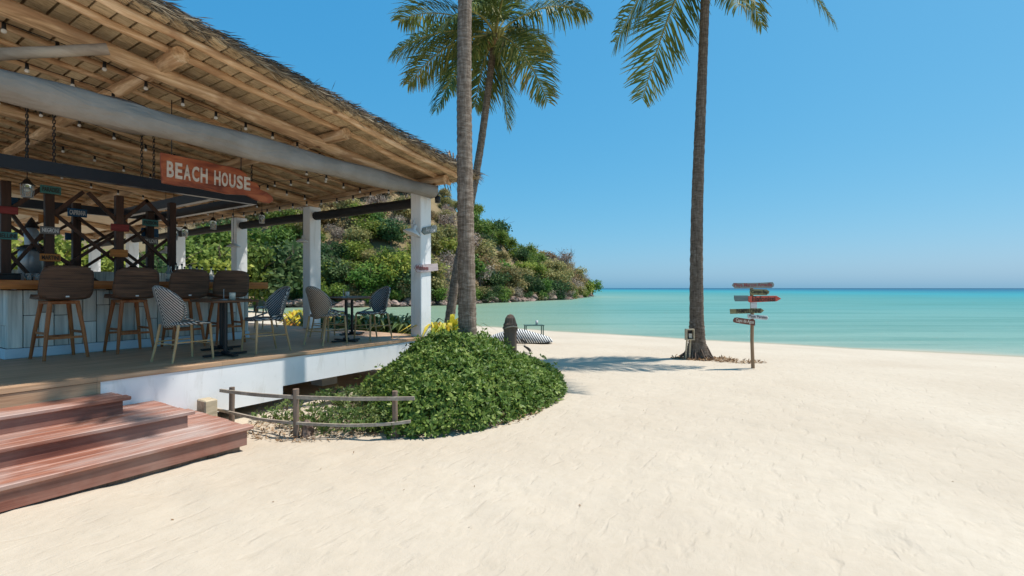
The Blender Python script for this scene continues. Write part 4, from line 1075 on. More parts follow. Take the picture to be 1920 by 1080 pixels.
# ---------------------------------------------------------------- lamps
def lantern(x, y, vv, lab):
    u_ = px_on_v(x, vv); D = CV * u_ + CU * vv; z = CAM_H + (541 - y) / F * D
    t = empty('hanging_lantern', (u_, vv, z), 0, lab, 'lantern', 'caged glass lanterns hung under the roof')
    MB().lathe([(.05, -.09), (.058, -.02), (.055, .05), (.035, .075)], 14).build('glass_jar', 'glass', t)
    MB().lathe([(.085, .06), (.05, .09), (.03, .13), (.012, .145), (.001, .145)], 14).build('cap', 'iron', t)
    g_ = MB()
    for k in range(6):
        a_ = k * math.pi / 3; g_.tube([(.064 * math.cos(a_), .064 * math.sin(a_), .07), (.067 * math.cos(a_), .067 * math.sin(a_), -.03), (.055 * math.cos(a_), .055 * math.sin(a_), -.11)], .004, 5, False)
    g_.lathe([(.001, -.11), (.056, -.11), (.056, -.098)], 14); g_.build('cage', 'grey_metal', t)
    MB().ball((0, 0, -.01), .026, 7).build('bulb', 'bulb', t)
    MB().tube([(0, 0, .14), (0, 0, zc(u_) + .10 - z)], .005, 5).build('cord', 'iron', t)
for x, y, vv, lab in ((51, 356, 9.0, 'caged glass lantern between the first two drinks posts'), (400, 421, 11.0, 'caged glass lantern hanging in the bay beside the third column'), (326, 440, 9.9, 'caged glass lantern against the last drinks post'), (347, 436, 12.9, 'caged glass lantern close beside the fourth column'), (491, 410, 10.6, 'caged glass lantern hanging between the second and third columns')):
    lantern(x, y, vv, lab)
def pendant(x, y, vv, lab, sc=1.0):
    u_ = px_on_v(x, vv); D = CV * u_ + CU * vv; z = CAM_H + (541 - y) / F * D
    t = empty('pendant_lamp', (u_, vv, z), 0, lab, 'pendant lamp', 'enamel pendant lamps hung over the deck'); t.scale = (sc,) * 3
    MB().lathe([(.155, -.035), (.16, -.03), (.13, .0), (.06, .035), (.03, .06), (.028, .12), (.012, .13), (.001, .13)], 20).build('lamp_shade', 'enamel', t)
    MB().ball((0, 0, -.01), .03, 7).build('bulb', 'bulb', t)
    MB().tube([(0, 0, .12), (0, 0, (zc(u_) + .10 - z) / sc)], .005, 5).build('cord', 'iron', t)
pendant(438, 461, 12.0, 'white enamel pendant lamp beside the third column')
pendant(568, 452, 9.6, 'white enamel pendant lamp beside the second column', .9)
pendant(311, 473, 11.3, 'white enamel pendant lamp beyond the drinks lattice', .9)
# gooseneck lamp on the corner column
gl = empty('gooseneck_lamp', (6.44, 6.27, 2.55), 0, 'white gooseneck lamp fixed to the shaded side of the corner column', 'wall lamp')
hd = px(773, 437, 8.62); hx, hy, hz = hd.x - 6.44, hd.y - 6.27, hd.z - 2.55
sh = MB().lathe([(.17, -.03), (.172, -.025), (.12, .02), (.05, .06), (.035, .075), (.03, .15), (.001, .16)], 18).build('lamp_shade', 'enamel', gl, (hx, hy, hz)); sh.rotation_euler = (R(12), R(18), 0)
MB().tube([(0.02, 0, .12), (-.06, .0, .22), (hx + .06, hy + .02, hz + .24), (hx + .045, hy + .02, hz + .13)], .011, 8).build('arm', 'enamel', gl)
MB().box((.0, -.05, .06), (.018, .05, .18), .006).build('wall_plate', 'enamel', gl)

# festoon strings
def festoon(p0, p1, n, sag, lab):
    p0, p1 = Vector(p0), Vector(p1); t = empty('festoon_string', p0, 0, lab, 'string lights', 'festoon strings under the thatch')
    w = MB(); pts = []
    for i in range(n * 4 + 1):
        f = i / (n * 4); q = p0.lerp(p1, f) - p0; q.z -= sag * abs(math.sin(f * math.pi * 3)); pts.append(q)
    w.tube(pts, .0045, 4); w.build('wire', 'iron', t)
    for i in range(n):
        q = pts[i * 4 + 2]
        b = MB().ball((0, 0, -.082), .022, 8).build('bulb', 'bulb', t, q)
        MB().lathe([(.001, .0), (.016, 0), (.018, -.06), (.014, -.066)], 8).build('socket', 'iron', b)
def fz(u_, d=.02): return zc(u_) + d
for v0, v1, ua, ub, n, w_ in ((6.55, 6.6, -.5, 6.4, 18, 'just behind the grey canvas blind'), (7.35, 7.5, .2, 6.4, 16, 'above the hanging house sign'), (8.9, 9.1, .6, 6.3, 14, 'over the bar counter and steel frame'), (10.6, 10.9, 1.2, 6.3, 12, 'over the middle of the steel frame'), (12.9, 13.1, 1.6, 6.3, 10, 'beyond the back of the steel frame')):
    festoon((ua, v0, fz(ua)), (ub, v1, fz(ub)), n, .06, 'black festoon string with opal bulbs strung ' + w_)
festoon((6.25, 6.5, fz(6.25, -.06)), (6.25, 15.5, fz(6.25, -.06)), 18, .05, 'black festoon string with opal bulbs running along the row of columns')
festoon((5.3, 6.5, fz(5.3, -.02)), (5.1, 13.5, fz(5.1, -.02)), 14, .06, 'black festoon string with opal bulbs running inward over the deck tables')
bk = empty('spot_lamp', (6.70, 5.95, 3.30), 0, 'black spot lamp under the log end at the roof corner', 'spot lamp')
MB().tube([(0, 0, .2), (0, 0, .0)], .01, 6).build('stem', 'iron', bk); MB().lathe([(.001, -.13), (.05, -.13), (.055, -.03), (.03, .0), (.001, .0)], 12).build('lamp_head', 'iron', bk)

# ---------------------------------------------------------------- palms
def frond_mesh(P0, P1, P2, Lmax, nleaf, rng, hang=0.55, yellow=0.0, n_tw=0.0):
    """arched midrib (quadratic curve) with leaflets both sides; two materials"""
    P0, P1, P2 = [np.array(p, float) for p in (P0, P1, P2)]
    B = lambda t: (1 - t) ** 2 * P0 + 2 * t * (1 - t) * P1 + t * t * P2
    dB = lambda t: 2 * (1 - t) * (P1 - P0) + 2 * t * (P2 - P1)
    V = []; Fc = []; tint = []; mi = []
    ref = np.cross(P2 - P0, np.array([0, 0, 1.0])); ref /= np.linalg.norm(ref) + 1e-9
    ax = (P2 - P0) / np.linalg.norm(P2 - P0); ref = ref * math.cos(n_tw) + np.cross(ax, ref) * math.sin(n_tw)
    prev = None
    for i in range(13):
        t = i / 12; p = B(t); r = 0.024 * (1 - 0.85 * t) + .003
        T = dB(t); T /= np.linalg.norm(T); a = ref - T * ref.dot(T); a /= np.linalg.norm(a); b = np.cross(T, a)
        o = len(V)
        for k in range(4): V.append(p + r * (a * math.cos(k * math.pi / 2) * 1.3 + b * math.sin(k * math.pi / 2)))
        if prev is not None:
            for k in range(4): Fc.append((prev + k, prev + (k + 1) % 4, o + (k + 1) % 4, o + k)); tint.append(.5); mi.append(1)
        prev = o
    for i in range(nleaf):
        t = 0.10 + 0.90 * (i / (nleaf - 1)); p = B(t); T = dB(t); T /= np.linalg.norm(T)
        a = ref - T * ref.dot(T); a /= np.linalg.norm(a); up = np.cross(a, T)
        if up[2] < 0: up = -up
        L = Lmax * (math.sin(math.pi * min(0.16 + t * 0.80, 1)) ** 0.65) * rng.uniform(0.85, 1.1)
        for sgn in (-1, 1):
            if rng.random() < 0.07: continue
            d = sgn * a * rng.uniform(.75, 1.0) + T * rng.uniform(0.3, 0.95) * (0.7 + t * .8) + up * rng.uniform(.05, .28)
            d /= np.linalg.norm(d)
            g = np.array([0, 0, -1.0]); h = hang * rng.uniform(.35, 1.7)
            w = np.cross(d, up); w /= np.linalg.norm(w) + 1e-9; wd = 0.0175 * rng.uniform(.8, 1.2)
            d2 = d + g * h; d2 /= np.linalg.norm(d2); d3 = d + g * h * 2.6; d3 /= np.linalg.norm(d3)
            q0 = p; q1 = q0 + d * L * .35; q2 = q1 + d2 * L * .38; q3 = q2 + d3 * L * .30
            o = len(V)
            V += [q0 - w * wd * .4, q0 + w * wd * .4, q1 - w * wd, q1 + w * wd, q2 - w * wd * .75, q2 + w * wd * .75, q3 - w * .003, q3 + w * .003]
            tt = np.clip(rng.random() * .55 + yellow * (0.25 + .55 * t) + (0.3 if rng.random() < .05 else 0), 0, 1)
            for k in range(3): Fc.append((o + 2 * k, o + 2 * k + 1, o + 2 * k + 3, o + 2 * k + 2)); tint.append(tt + (.12 if k == 2 else 0)); mi.append(0)
    me = np_mesh('frond', np.array(V), np.array(Fc), 'frond', np.clip(tint, 0, 1)); me.materials.append(M['rachis'])
    me.polygons.foreach_set('material_index', np.array(mi, np.int32)); return me
def palm_trunk(path, rad, rings, flare=0.0, rr=random.Random(3)):
    """path: control points; rad at the same points; ringed trunk"""
    P = np.array([list(p) for p in path]); n = len(P); s_ = np.linspace(0, n - 1, rings)
    k = np.arange(n); pts = np.stack([np.interp(s_, k, P[:, j]) for j in range(3)], 1)
    for _ in range(4): pts[1:-1] = .25 * pts[:-2] + .5 * pts[1:-1] + .25 * pts[2:]
    r = np.interp(s_, k, rad); m = MB(); nn = 16; vs = []
    for i in range(rings):
        ri = r[i] * (1 + (0.035 if i % 2 else -0.02) + rr.uniform(-.02, .02)); ph = i * .3
        for j in range(nn):
            a_ = 2 * math.pi * j / nn; q = ri * (1 + .03 * math.sin(3 * a_ + ph * .2) + rr.uniform(-.012, .012))
            if flare and i < rings * .22: q *= 1 + flare * (1 - i / (rings * .22)) ** 2 * (.5 + .5 * abs(math.sin(3.5 * a_ + 1)))
            vs.append((pts[i][0] + q * math.cos(a_), pts[i][1] + q * math.sin(a_), pts[i][2]))
    fs = [(i * nn + j, i * nn + (j + 1) % nn, (i + 1) * nn + (j + 1) % nn, (i + 1) * nn + j) for i in range(rings - 1) for j in range(nn)]
    m.add(vs, fs, True); return m
def palm(loc, path, rad, rings, tips, lab, flare=0, seed=1, Lmax=.75, bark='bark', crown=None):
    t = empty('coconut_palm', loc, 0, lab, 'palm tree'); L0 = Vector(loc)
    o = palm_trunk(path, rad, rings, flare).build('trunk', bark, t); o.location = -L0
    C = Vector(crown if crown is not None else path[-1]); g = np.random.default_rng(seed)
    for (tip, lift, yel, hang, *tw) in tips:
        tip = Vector(tip); mid = C.lerp(tip, .5) + Vector((0, 0, lift)) + (tip - C) * .05
        o = obj('frond', frond_mesh(C + (mid - C).normalized() * .05, mid, tip, Lmax * g.uniform(.9, 1.12), 105, g, hang, yel, tw[0] if tw else g.uniform(-.55, .55)), t); o.location = -L0
    m = MB()
    for k in range(7):
        a_ = k * .9; m.ball((C.x + .17 * math.cos(a_) - L0.x, C.y + .17 * math.sin(a_) - L0.y, C.z - .18 - .1 * (k % 3) * .5 - L0.z), .085, 8, 1.2)
    m.build('coconut_cluster', 'olive_nut', t)
    m = MB()
    for k in range(9):
        a_ = k * .7; p0 = Vector((C.x + .1 * math.cos(a_), C.y + .1 * math.sin(a_), C.z - .35)) - L0; p1 = p0 + Vector((.12 * math.cos(a_), .12 * math.sin(a_), .45)); m.tube([p0, p1], [.05, .025], 6)
    m.build('leaf_sheath', 'rachis', t)
    return t
M['olive_nut'] = plain('coconut_husk', (0.22, 0.13, 0.045), 0.6)
# rear palm: crown in view
D2 = 12.0
P2 = lambda x, y, d=0: px(x, y, D2 + d)
path = [P2(834, 672), P2(841, 620), P2(849, 557), P2(858, 497), P2(872, 430), P2(888, 355), P2(902, 270), P2(914, 180), P2(924, 100), P2(929, 66)]
path[0].z = -.2
tips = [(P2(740, 98, -1.0), .55, .25, .6), (P2(766, 158, .8), .75, .3, .6), (P2(820, 205, -1.4), .75, .2, .5), (P2(750, 40, 1.2), .7, .1, .5), (P2(1102, 24, .3), .75, .15, .8),
        (P2(1027, 192, -.8), .75, .55, .25, 1.0), (P2(1024, 98, 1.3), .75, .3, .6), (P2(952, 238, .4), .55, .35, .12, 1.2), (P2(890, 200, 1.0), .55, .3, .15, 1.1), (P2(845, 165, 1.6), .8, .3, .5),
        (P2(860, -130, .6), .3, 0, .25), (P2(985, -150, -.4), .3, 0, .25), (P2(1050, -70, 1.4), .6, 0, .5), (P2(800, -60, .3), .6, 0, .5), (P2(930, -160, -1.5), .3, 0, .3), (P2(960, -20, -2.4), .7, .1, .5), (P2(900, -10, 2.6), .8, .1, .5), (P2(985, 120, 2.2), .7, .3, .5), (P2(845, 40, -2.4), .7, .2, .5)]
palm(tuple(path[0]), path, [.15, .13, .115, .108, .10, .095, .09, .088, .085, .09], 90, tips, 'slender leaning coconut palm with its whole crown in view behind the thick trunk', 0, 4, .95)
# right palm on the open sand
bR = pxg(1308, 674); D3 = CV * bR.x + CU * bR.y
P3 = lambda x, y, d=0: px(x, y, D3 + d)
path = [Vector((bR.x, bR.y, bR.z - .12)), P3(1308, 664), P3(1307, 640), P3(1306.5, 600), P3(1306, 500), P3(1307, 400), P3(1310, 300), P3(1314, 200), P3(1318, 100), P3(1322, 0), P3(1325, -120)]
k3 = D3 / F / 2
rad = [k3 * w for w in (50, 40, 30, 25.5, 23.5, 21.5, 20, 18.5, 17, 16, 16)]
tips = [(P3(1155, 80, -.9), .95, .15, .35, .8), (P3(1205, 186, .5), .75, .35, .10, 1.25), (P3(1428, 50, .9), .85, .4, .5), (P3(1562, 42, -.4), 1.2, .1, .7), (P3(1385, 10, -3.0), 1.0, .1, .7),
        (P3(1100, -90, 1.4), .8, .1, .6), (P3(1560, -150, 1.3), .7, 0, .5), (P3(1240, -330, .8), .4, 0, .3), (P3(1400, -340, -.6), .4, 0, .3), (P3(1320, -360, 1.2), .3, 0, .3), (P3(1270, -60, -3.2), 1.0, .1, .7), (P3(1130, -20, -2.3), .9, .1, .7)]
palm(tuple(bR), path, rad, 110, tips, 'tall coconut palm with flared base standing on open sand by the signpost', .14, 9, .98, 'bark_dark')
# front palm rising out of the shrub, crown above the frame
D4 = 7.3
P4 = lambda x, y: px(x, y, D4)
path = [P4(878, 700), P4(877, 640), P4(876, 560), P4(873, 430), P4(871, 300), P4(870, 180), P4(871, 60), P4(873, -60), P4(878, -500), P4(884, -950)]
path[0].z = -.15
k4 = D4 / F / 2; rad = [k4 * w for w in (38, 36, 33, 31, 29, 27.5, 26, 25, 22, 20)]
C4 = path[-1]; tips = []
for k in range(19):
    a_ = k * 2.4; e = -.6 + 1.9 * (k / 18); L = 3.0
    tips.append((C4 + Vector((L * math.cos(a_) * math.cos(e * .7), L * math.sin(a_) * math.cos(e * .7), L * math.sin(e) * .8 - .5)), .75, .1, .5))
palm(tuple(path[0]), path, rad, 150, tips, 'thick ringed palm trunk rising out of the green shrub beside the deck corner', 0, 12, .8)
# box on the right palm
pb = px(1293, 628, D3 - .24); o = empty('socket_box', pb, -math.atan2(CV, CU), 'small open timber box fixed low on the palm by the signpost', 'box')
m_ = MB(); m_.box((-.095, -.06, -.125), (-.07, .05, .125)); m_.box((.07, -.06, -.125), (.095, .05, .125)); m_.box((-.07, -.06, .1), (.07, .05, .125)); m_.box((-.07, -.06, -.125), (.07, .05, -.1)); m_.build('casing', 'beige', o)
MB().box((-.07, .03, -.1), (.07, .045, .1)).build('back_panel', 'iron', o); MB().box((-.02, -.02, -.08), (.05, .03, .02)).build('socket', 'pcream', o)
m_ = MB(); m_.bar((-.06, 0, -.126), (-.09, .02, -.6), .03, .03); m_.bar((.02, 0, -.126), (-.0, .02, -.6), .03, .03); m_.build('support_leg', 'beige', o)
# root mass round the foot of that palm
rt = empty('palm_root_mass', bR, 0, 'tangle of dark exposed roots round the foot of the palm by the signpost', 'roots'); m_ = MB()
for k in range(46):
    a_ = k * 2.399; r0 = .2 + .06 * random.random(); r1 = r0 + random.uniform(.08, .3); h0 = random.uniform(.1, .34)
    m_.tube([(r0 * .85 * math.cos(a_), r0 * .85 * math.sin(a_), h0), (r0 * 1.25 * math.cos(a_ + .1), r0 * 1.25 * math.sin(a_ + .1), h0 * .4), (r1 * math.cos(a_ + .2), r1 * math.sin(a_ + .2), -.03)], [.02, .017, .01], 5, False)
m_.build('roots', 'oldwood', rt)
# dry litter at its foot
def litter(name, cx, cd, rx, rd, n, L, lab, rot=0.0):
    g = np.random.default_rng(n); a_ = g.random(n) * 6.28; q = np.sqrt(g.random(n)) ** .8
    X = cx + rx * q * np.cos(a_); Dd = cd + rd * q * np.sin(a_); z = sand_z(X, Dd) + .006 + .02 * g.random(n)
    P = np.stack([CU * X + CV * Dd, -CV * X + CU * Dd, z], 1); Nn = g.normal(size=(n, 3)) * .45 + np.array([0, 0, 1])
    V_, Q_ = leaf_quads(P, Nn, g.uniform(.5, 1.4, n) * L, g.uniform(.15, .5, n) * L, g)
    obj(name, np_mesh(name, V_, Q_, 'litter', g.random(n)), None, None, lab, 'leaf litter', None, 'stuff')
Xr, Dr = CU * bR.x - CV * bR.y, D3
litter('palm_litter', Xr + .1, Dr - .1, .75, .35, 700, .09, 'brown fibre litter round the foot of the palm by the signpost')
litter('palm_litter', Xr + .75, Dr - .55, .55, .22, 300, .08, 'thin strand of dry litter running from the palm to the signpost')

# ---------------------------------------------------------------- shrub by the deck corner
PB = np.array([(-1.30, 5.13), (-.94, 5.12), (-.63, 5.2), (-.18, 5.52), (.27, 6.12), (.62, 6.68), (.80, 7.25), (.84, 8.0), (.70, 8.8), (.3, 9.3), (-.3, 9.3), (-.9, 8.9), (-1.25, 8.2), (-1.75, 7.75), (-2.45, 7.55), (-2.3, 7.05), (-1.85, 6.3), (-1.5, 5.6)])
def poly_dist(X, Dd, poly):
    d = np.full(X.shape, 1e9); ins = np.zeros(X.shape, bool)
    for (x0, y0), (x1, y1) in zip(poly, np.roll(poly, -1, 0)):
        ex, ey = x1 - x0, y1 - y0; tt = np.clip(((X - x0) * ex + (Dd - y0) * ey) / (ex * ex + ey * ey), 0, 1)
        d = np.minimum(d, np.hypot(X - x0 - tt * ex, Dd - y0 - tt * ey))
        c = ((y0 > Dd) != (y1 > Dd)) & (X < (x1 - x0) * (Dd - y0) / (y1 - y0 + 1e-12) + x0); ins ^= c
    return np.where(ins, d, -d)
def bush_h(X, Dd):
    d = poly_dist(X, Dd, PB); e = np.clip(d, 0, None)
    top = (1 - .35 * np.clip((X + .3) / 1.0, 0, 1)) * (.27 + .53 * np.exp(-(((X + .95) / 1.05) ** 2 + ((Dd - 7.2) / 1.5) ** 2)))
    left = np.clip((X + 2.5) / 1.1, .35, 1)
    return np.where(d > 0, (1 - np.exp(-e / .20)) * top * left * (1 + .34 * fbm(X * 2.6, Dd * 2.6, 3)) + .05, 0), d
def rosettes(X, Dd, z, nrm, per, L, W, g, mat, name, spread=.6, tilt=.5):
    n = len(X); base = np.stack([CU * X + CV * Dd, -CV * X + CU * Dd, z], 1)
    P = np.repeat(base, per, 0); Nr = np.repeat(nrm, per, 0); Nr /= np.linalg.norm(Nr, axis=1, keepdims=True)
    rnd = g.normal(size=P.shape); side = rnd - Nr * (rnd * Nr).sum(1, keepdims=True); side /= np.linalg.norm(side, axis=1, keepdims=True)
    dirs = side * spread + Nr * tilt * g.uniform(.3, 1.6, (len(P), 1)); dirs /= np.linalg.norm(dirs, axis=1, keepdims=True)
    Nn = Nr - dirs * (Nr * dirs).sum(1, keepdims=True) + g.normal(size=P.shape) * .25
    V_, Q_ = leaf_quads(P + dirs * L * .12, Nn, L * g.uniform(.65, 1.35, len(P)), W * g.uniform(.7, 1.2, len(P)), g, dirs=dirs, droop=.12)
    ros = np.repeat(g.random(n), per); return V_, Q_, np.clip(.55 * ros ** 1.3 + .45 * g.random(len(P)), 0, 1)
g = np.random.default_rng(31)
X = g.uniform(-2.65, .9, 17000); Dd = g.uniform(5.05, 9.4, 17000); keep_d = poly_dist(X, Dd, PB)
w = np.clip(1.25 - (Dd - 5) / 6, .3, 1); left = np.clip((X + 2.5) / .8, .25, 1)
ok = (keep_d > 0) & (g.random(17000) < w * left); X, Dd = X[ok], Dd[ok]
h, d = bush_h(X, Dd); e = .02
gxn = (bush_h(X + e, Dd)[0] - bush_h(X - e, Dd)[0]) / (2 * e); gdn = (bush_h(X, Dd + e)[0] - bush_h(X, Dd - e)[0]) / (2 * e)
nx, nd = -gxn, -gdn; nrm = np.stack([CU * nx + CV * nd, -CV * nx + CU * nd, np.ones_like(nx)], 1)
u_ = CU * X + CV * Dd; v_ = -CV * X + CU * Dd
ok = ~((v_ > VF - .06) & (u_ < UR + .06)); X, Dd, h, nrm = X[ok], Dd[ok], h[ok], nrm[ok]
dep = np.where(g.random(len(X)) < .62, g.uniform(-.03, .075, len(X)), -g.uniform(.05, .8, len(X)) * h)
z = np.maximum(h + dep, .015) + sand_z(X, Dd)
shoot = g.random(len(X)) < .07; z = z + np.where(shoot, g.uniform(.04, .13, len(X)), 0)
V_, Q_, tn = rosettes(X, Dd, z, nrm, 7, .064, .031, g, 'bush', 'foliage')
bush = empty('beach_shrub', c2w(-.6, 7.2, 0), 0, 'dense rounded green shrub on the sand beside the deck corner', 'shrub')
fo = obj('foliage', np_mesh('foliage', V_, Q_, 'bush', tn), bush); fo.location = -Vector(bush.location)
sm = MB()
for k in range(170):
    x_, d_ = g.uniform(-2.0, .7), g.uniform(5.3, 9.0); hh, dd = bush_h(np.array([x_]), np.array([d_]))
    p1 = c2w(x_, d_, float(hh[0]) * .9); 
    if dd[0] < .1 or (p1.y > VF - .1 and p1.x < UR + .1): continue
    p0 = c2w(x_ * .8 - .15, d_ * .85 + 1.0, 0); 
    if p0.y > VF - .1 and p0.x < UR + .1: p0 = Vector((p1.x, p1.y, 0)) 
    p0.z = -.05; sm.tube([p0, p0.lerp(p1, .5) + Vector((0, 0, .06)), p1], [.012, .009, .004], 5, False)
so_ = sm.build('stem', 'twig', bush); so_.location = -Vector(bush.location)
# leaf mould under it
litter('shrub_litter', -.75, 7.0, 1.3, 1.7, 4000, .05, 'brown leaf mould under the dense green shrub')
# sparse sprawling plants inside the low fence
def sprig(x, y, rad, hgt, n, lab, per=6):
    p = pxg(x, y); Xc, Dc = CU * p.x - CV * p.y, CV * p.x + CU * p.y; g_ = np.random.default_rng(int(x * 7 + y))
    a_ = g_.random(n) * 6.28; q = rad * np.sqrt(g_.random(n)); X_ = Xc + q * np.cos(a_); D_ = Dc + q * np.sin(a_) * .8
    v0 = -CV * X_ + CU * D_; u0 = CU * X_ + CV * D_; k_ = ~((v0 > VF - .03) & (u0 < UR)); X_, D_ = X_[k_], D_[k_]; n_ = len(X_)
    z_ = sand_z(X_, D_) + hgt * g_.random(n_) * (1 - .5 * (q[k_] / rad)) + .02
    V_, Q_, t_ = rosettes(X_, D_, z_, np.tile([0, 0, 1.0], (n_, 1)) + g_.normal(size=(n_, 3)) * .4, per, .06, .024, g_, 'sprig', 'foliage')
    t = empty('sprawling_plant', p, 0, lab, 'plant', 'sparse plants inside the low fence')
    o = obj('foliage', np_mesh('foliage', V_, Q_, 'sprig', t_), t); o.location = -p
    m = MB()
    for k in range(0, n_, 4):
        e_ = Vector((CU * X_[k] + CV * D_[k], -CV * X_[k] + CU * D_[k], z_[k])) - p; m.tube([Vector((e_.x * .2, e_.y * .2, -.03)), e_ * .5 + Vector((0, 0, .03)), e_], [.005, .004, .002], 4, False)
    m.build('stem', 'twig', t)
for x, y, r_, h_, n_, lab in ((600, 800, .42, .20, 120, 'low light green plant behind the middle fence post'), (660, 805, .45, .22, 150, 'low light green plant half way along the fence rails'), (585, 745, .35, .18, 60, 'thin plant in the gap under the white deck wall'), (640, 762, .4, .28, 120, 'leafy plant between the white wall and the fence rail'),
                              (505, 790, .22, .12, 26, 'small weed between the first and middle fence posts'), (450, 772, .14, .2, 22, 'small weed beside the first fence post'), (716, 805, .35, .24, 130, 'plant tangled round the last fence post'), (540, 770, .3, .12, 30, 'straggling weed on the litter inside the fence'), (680, 770, .4, .34, 160, 'leafy plant where the shrub meets the fence')):
    sprig(x, y, r_, h_, n_, lab)
litter('fence_litter', -2.25, 5.55, .95, .55, 1300, .05, 'brown fallen leaves on the sand inside the low fence')
# low fence
fe = empty('low_fence', pxg(556, 822), 0, 'low fence of three dark posts and two bowed grey slats by the steps', 'fence')
f0 = Vector(fe.location); posts = []
for x, yt, yb in ((434, 722, 788), (556, 730, 822), (741, 734, 822)):
    b = pxg(x, yb) if x > 500 else px(x, 793, 5.72)
    D = CV * b.x + CU * b.y; h_ = (yb - yt) / F * D; posts.append((b, h_))
    o = log((b.x, b.y, b.z - .15), (b.x + random.uniform(-.012, .012), b.y, b.z + h_), .031, 10, .004, 6).build('post', 'oldwood', fe); o.location = -f0
def rail(pts, w):
    P = [px(x, y, d) for x, y, d in pts]; P2_ = []
    for k in range(len(P) - 1):
        for q in range(6): P2_.append(P[k].lerp(P[k + 1], q / 6))
    P2_.append(P[-1]); arr = np.array([list(p) for p in P2_])
    for _ in range(6): arr[1:-1] = .25 * arr[:-2] + .5 * arr[1:-1] + .25 * arr[2:]
    m = MB(); vs = []
    for k, p in enumerate(arr):
        tdir = Vector(arr[min(k + 1, len(arr) - 1)] - arr[max(k - 1, 0)]).normalized(); nn = tdir.cross(Vector((0, 0, 1))).normalized(); p = Vector(p)
        vs += [p - nn * .011 - Vector((0, 0, w)), p + nn * .011 - Vector((0, 0, w)), p + nn * .011 + Vector((0, 0, w)), p - nn * .011 + Vector((0, 0, w))]
    n_ = len(arr); fs = [(i * 4 + k, i * 4 + (k + 1) % 4, i * 4 + 4 + (k + 1) % 4, i * 4 + 4 + k) for i in range(n_ - 1) for k in range(4)] + [(3, 2, 1, 0), tuple((n_ - 1) * 4 + k for k in range(4))]
    m.add(vs, fs); o = m.build('rail', 'slat', fe); o.location = -f0
dp_ = [CV * b.x + CU * b.y - .045 for b, _ in posts]
rail([(413, 733, dp_[0] + .1), (434, 736, dp_[0]), (490, 742, .5 * (dp_[0] + dp_[1]) - .03), (556, 746, dp_[1]), (650, 749, dp_[1] - .03), (741, 748.5, dp_[2]), (777, 748, dp_[2])], .019)
rail([(405, 768, dp_[0] + .08), (434, 775, dp_[0]), (490, 788, .5 * (dp_[0] + dp_[1]) - .03), (556, 795, dp_[1]), (640, 799, dp_[1] - .02), (700, 798, dp_[2] - .02), (741, 795, dp_[2]), (770, 791, dp_[2])], .015)
o = obj('stone', ROCKS[2], None, pxg(568, 822) + Vector((.05, 0, .06)), 'pale pink stone at the foot of the middle fence post', 'stone'); o.scale = (.07, .07, .16)
# stump post in the shrub
ps = px(957, 655, 7.55); pt = px(957, 590, 7.55)
sp_ = empty('mooring_post', (ps.x, ps.y, -.1), 0, 'thick weathered timber post with pointed top standing in the shrub', 'post')
m = MB(); nn = 14; vs = []; H = pt.z + .1
prof = [(0, .098), (.5, .100), (H - .28, .104), (H - .24, .112), (H - .16, .110), (H - .13, .092), (H - .06, .075), (H - .015, .045), (H, .008)]
for z_, r_ in prof:
    for k in range(nn):
        a_ = 2 * math.pi * k / nn; q = r_ * (1 + .06 * math.sin(3 * a_) + random.uniform(-.03, .03)); vs.append((q * math.cos(a_), q * math.sin(a_), z_))
fs = [(i * nn + k, i * nn + (k + 1) % nn, (i + 1) * nn + (k + 1) % nn, (i + 1) * nn + k) for i in range(len(prof) - 1) for k in range(nn)]
m.add(vs, fs); m.build('timber', 'oldwood', sp_)
MB().tube([(.115 * math.cos(a * .5236), .115 * math.sin(a * .5236), H - .205 + .02 * math.sin(a)) for a in range(13)], .012, 6, False).build('rope', 'slat', sp_)

# ---------------------------------------------------------------- signpost
bS = pxg(1413.5, 692); DS = CV * bS.x + CU * bS.y; kS = DS / F
sg2 = empty('direction_signpost', bS, -math.atan2(CV, CU), 'timber direction post carrying six painted beach name boards', 'signpost')
def L_(x, y): return ((x - 1413.5) * kS, (692 - y) * kS)
m = MB(); m.tube([(0.0, .035, -.3), (0, .035, .0), (-.02, .035, .55), (-.015, .035, 1.0), (-.03, .035, 1.66)], [.036, .035, .033, .035, .033], 10); m.build('post', 'warmpost', sg2)
def sboard(pts, mat, lab, txt, tm, tx, ty, tw, th, dy=0.0, tilt=0.0, extra=None):
    pol = [L_(*p) for p in pts]
    if sum(a[0] * b[1] - b[0] * a[1] for a, b in zip(pol, pol[1:] + pol[:1])) < 0: pol = pol[::-1]
    o = MB().prism(pol, -.02 - dy, .0 - dy, .003).build('board', mat, sg2); o['label'] = lab
    if txt:
        q = obj('lettering', text_mesh(txt, .1, tm, .0016, .004, (tw * kS, th * kS)), o); a_ = L_(tx, ty); q.location = (a_[0], -.0232 - dy, a_[1]); q.rotation_euler = (0, tilt, 0)
    return o
sboard([(1372, 536), (1375, 531.5), (1395, 531.5), (1425, 531), (1448, 530), (1451, 534), (1450, 538), (1446, 541), (1410, 541.5), (1378, 542)], 'pstone', 'grey board reading Playa Marcos Arrecife', 'Playa Marcos Arrecife', 'pmarine', 1411, 536, 71, 9, 0, R(-.6))
sboard([(1405, 549), (1408, 543), (1436, 543.5), (1442, 547), (1441, 551), (1436, 554.5), (1409, 554)], 'polive', 'olive board reading Campo Bay', 'Campo Bay', 'pblack', 1423, 549, 31, 8, .0, R(2))
sboard([(1376, 555), (1402, 555), (1402, 566), (1378, 566), (1376, 561)], 'pslate', 'blank slate grey board end', '', None, 0, 0, 1, 1)
sboard([(1402.3, 556), (1455, 555.5), (1464, 561), (1455, 566), (1420, 567.5), (1405, 568), (1402.3, 566)], 'pcoral', 'coral red arrow reading Elafonissi beach', 'Elafonissi', 'pblack', 1431, 561.5, 43, 10, 0, R(0))
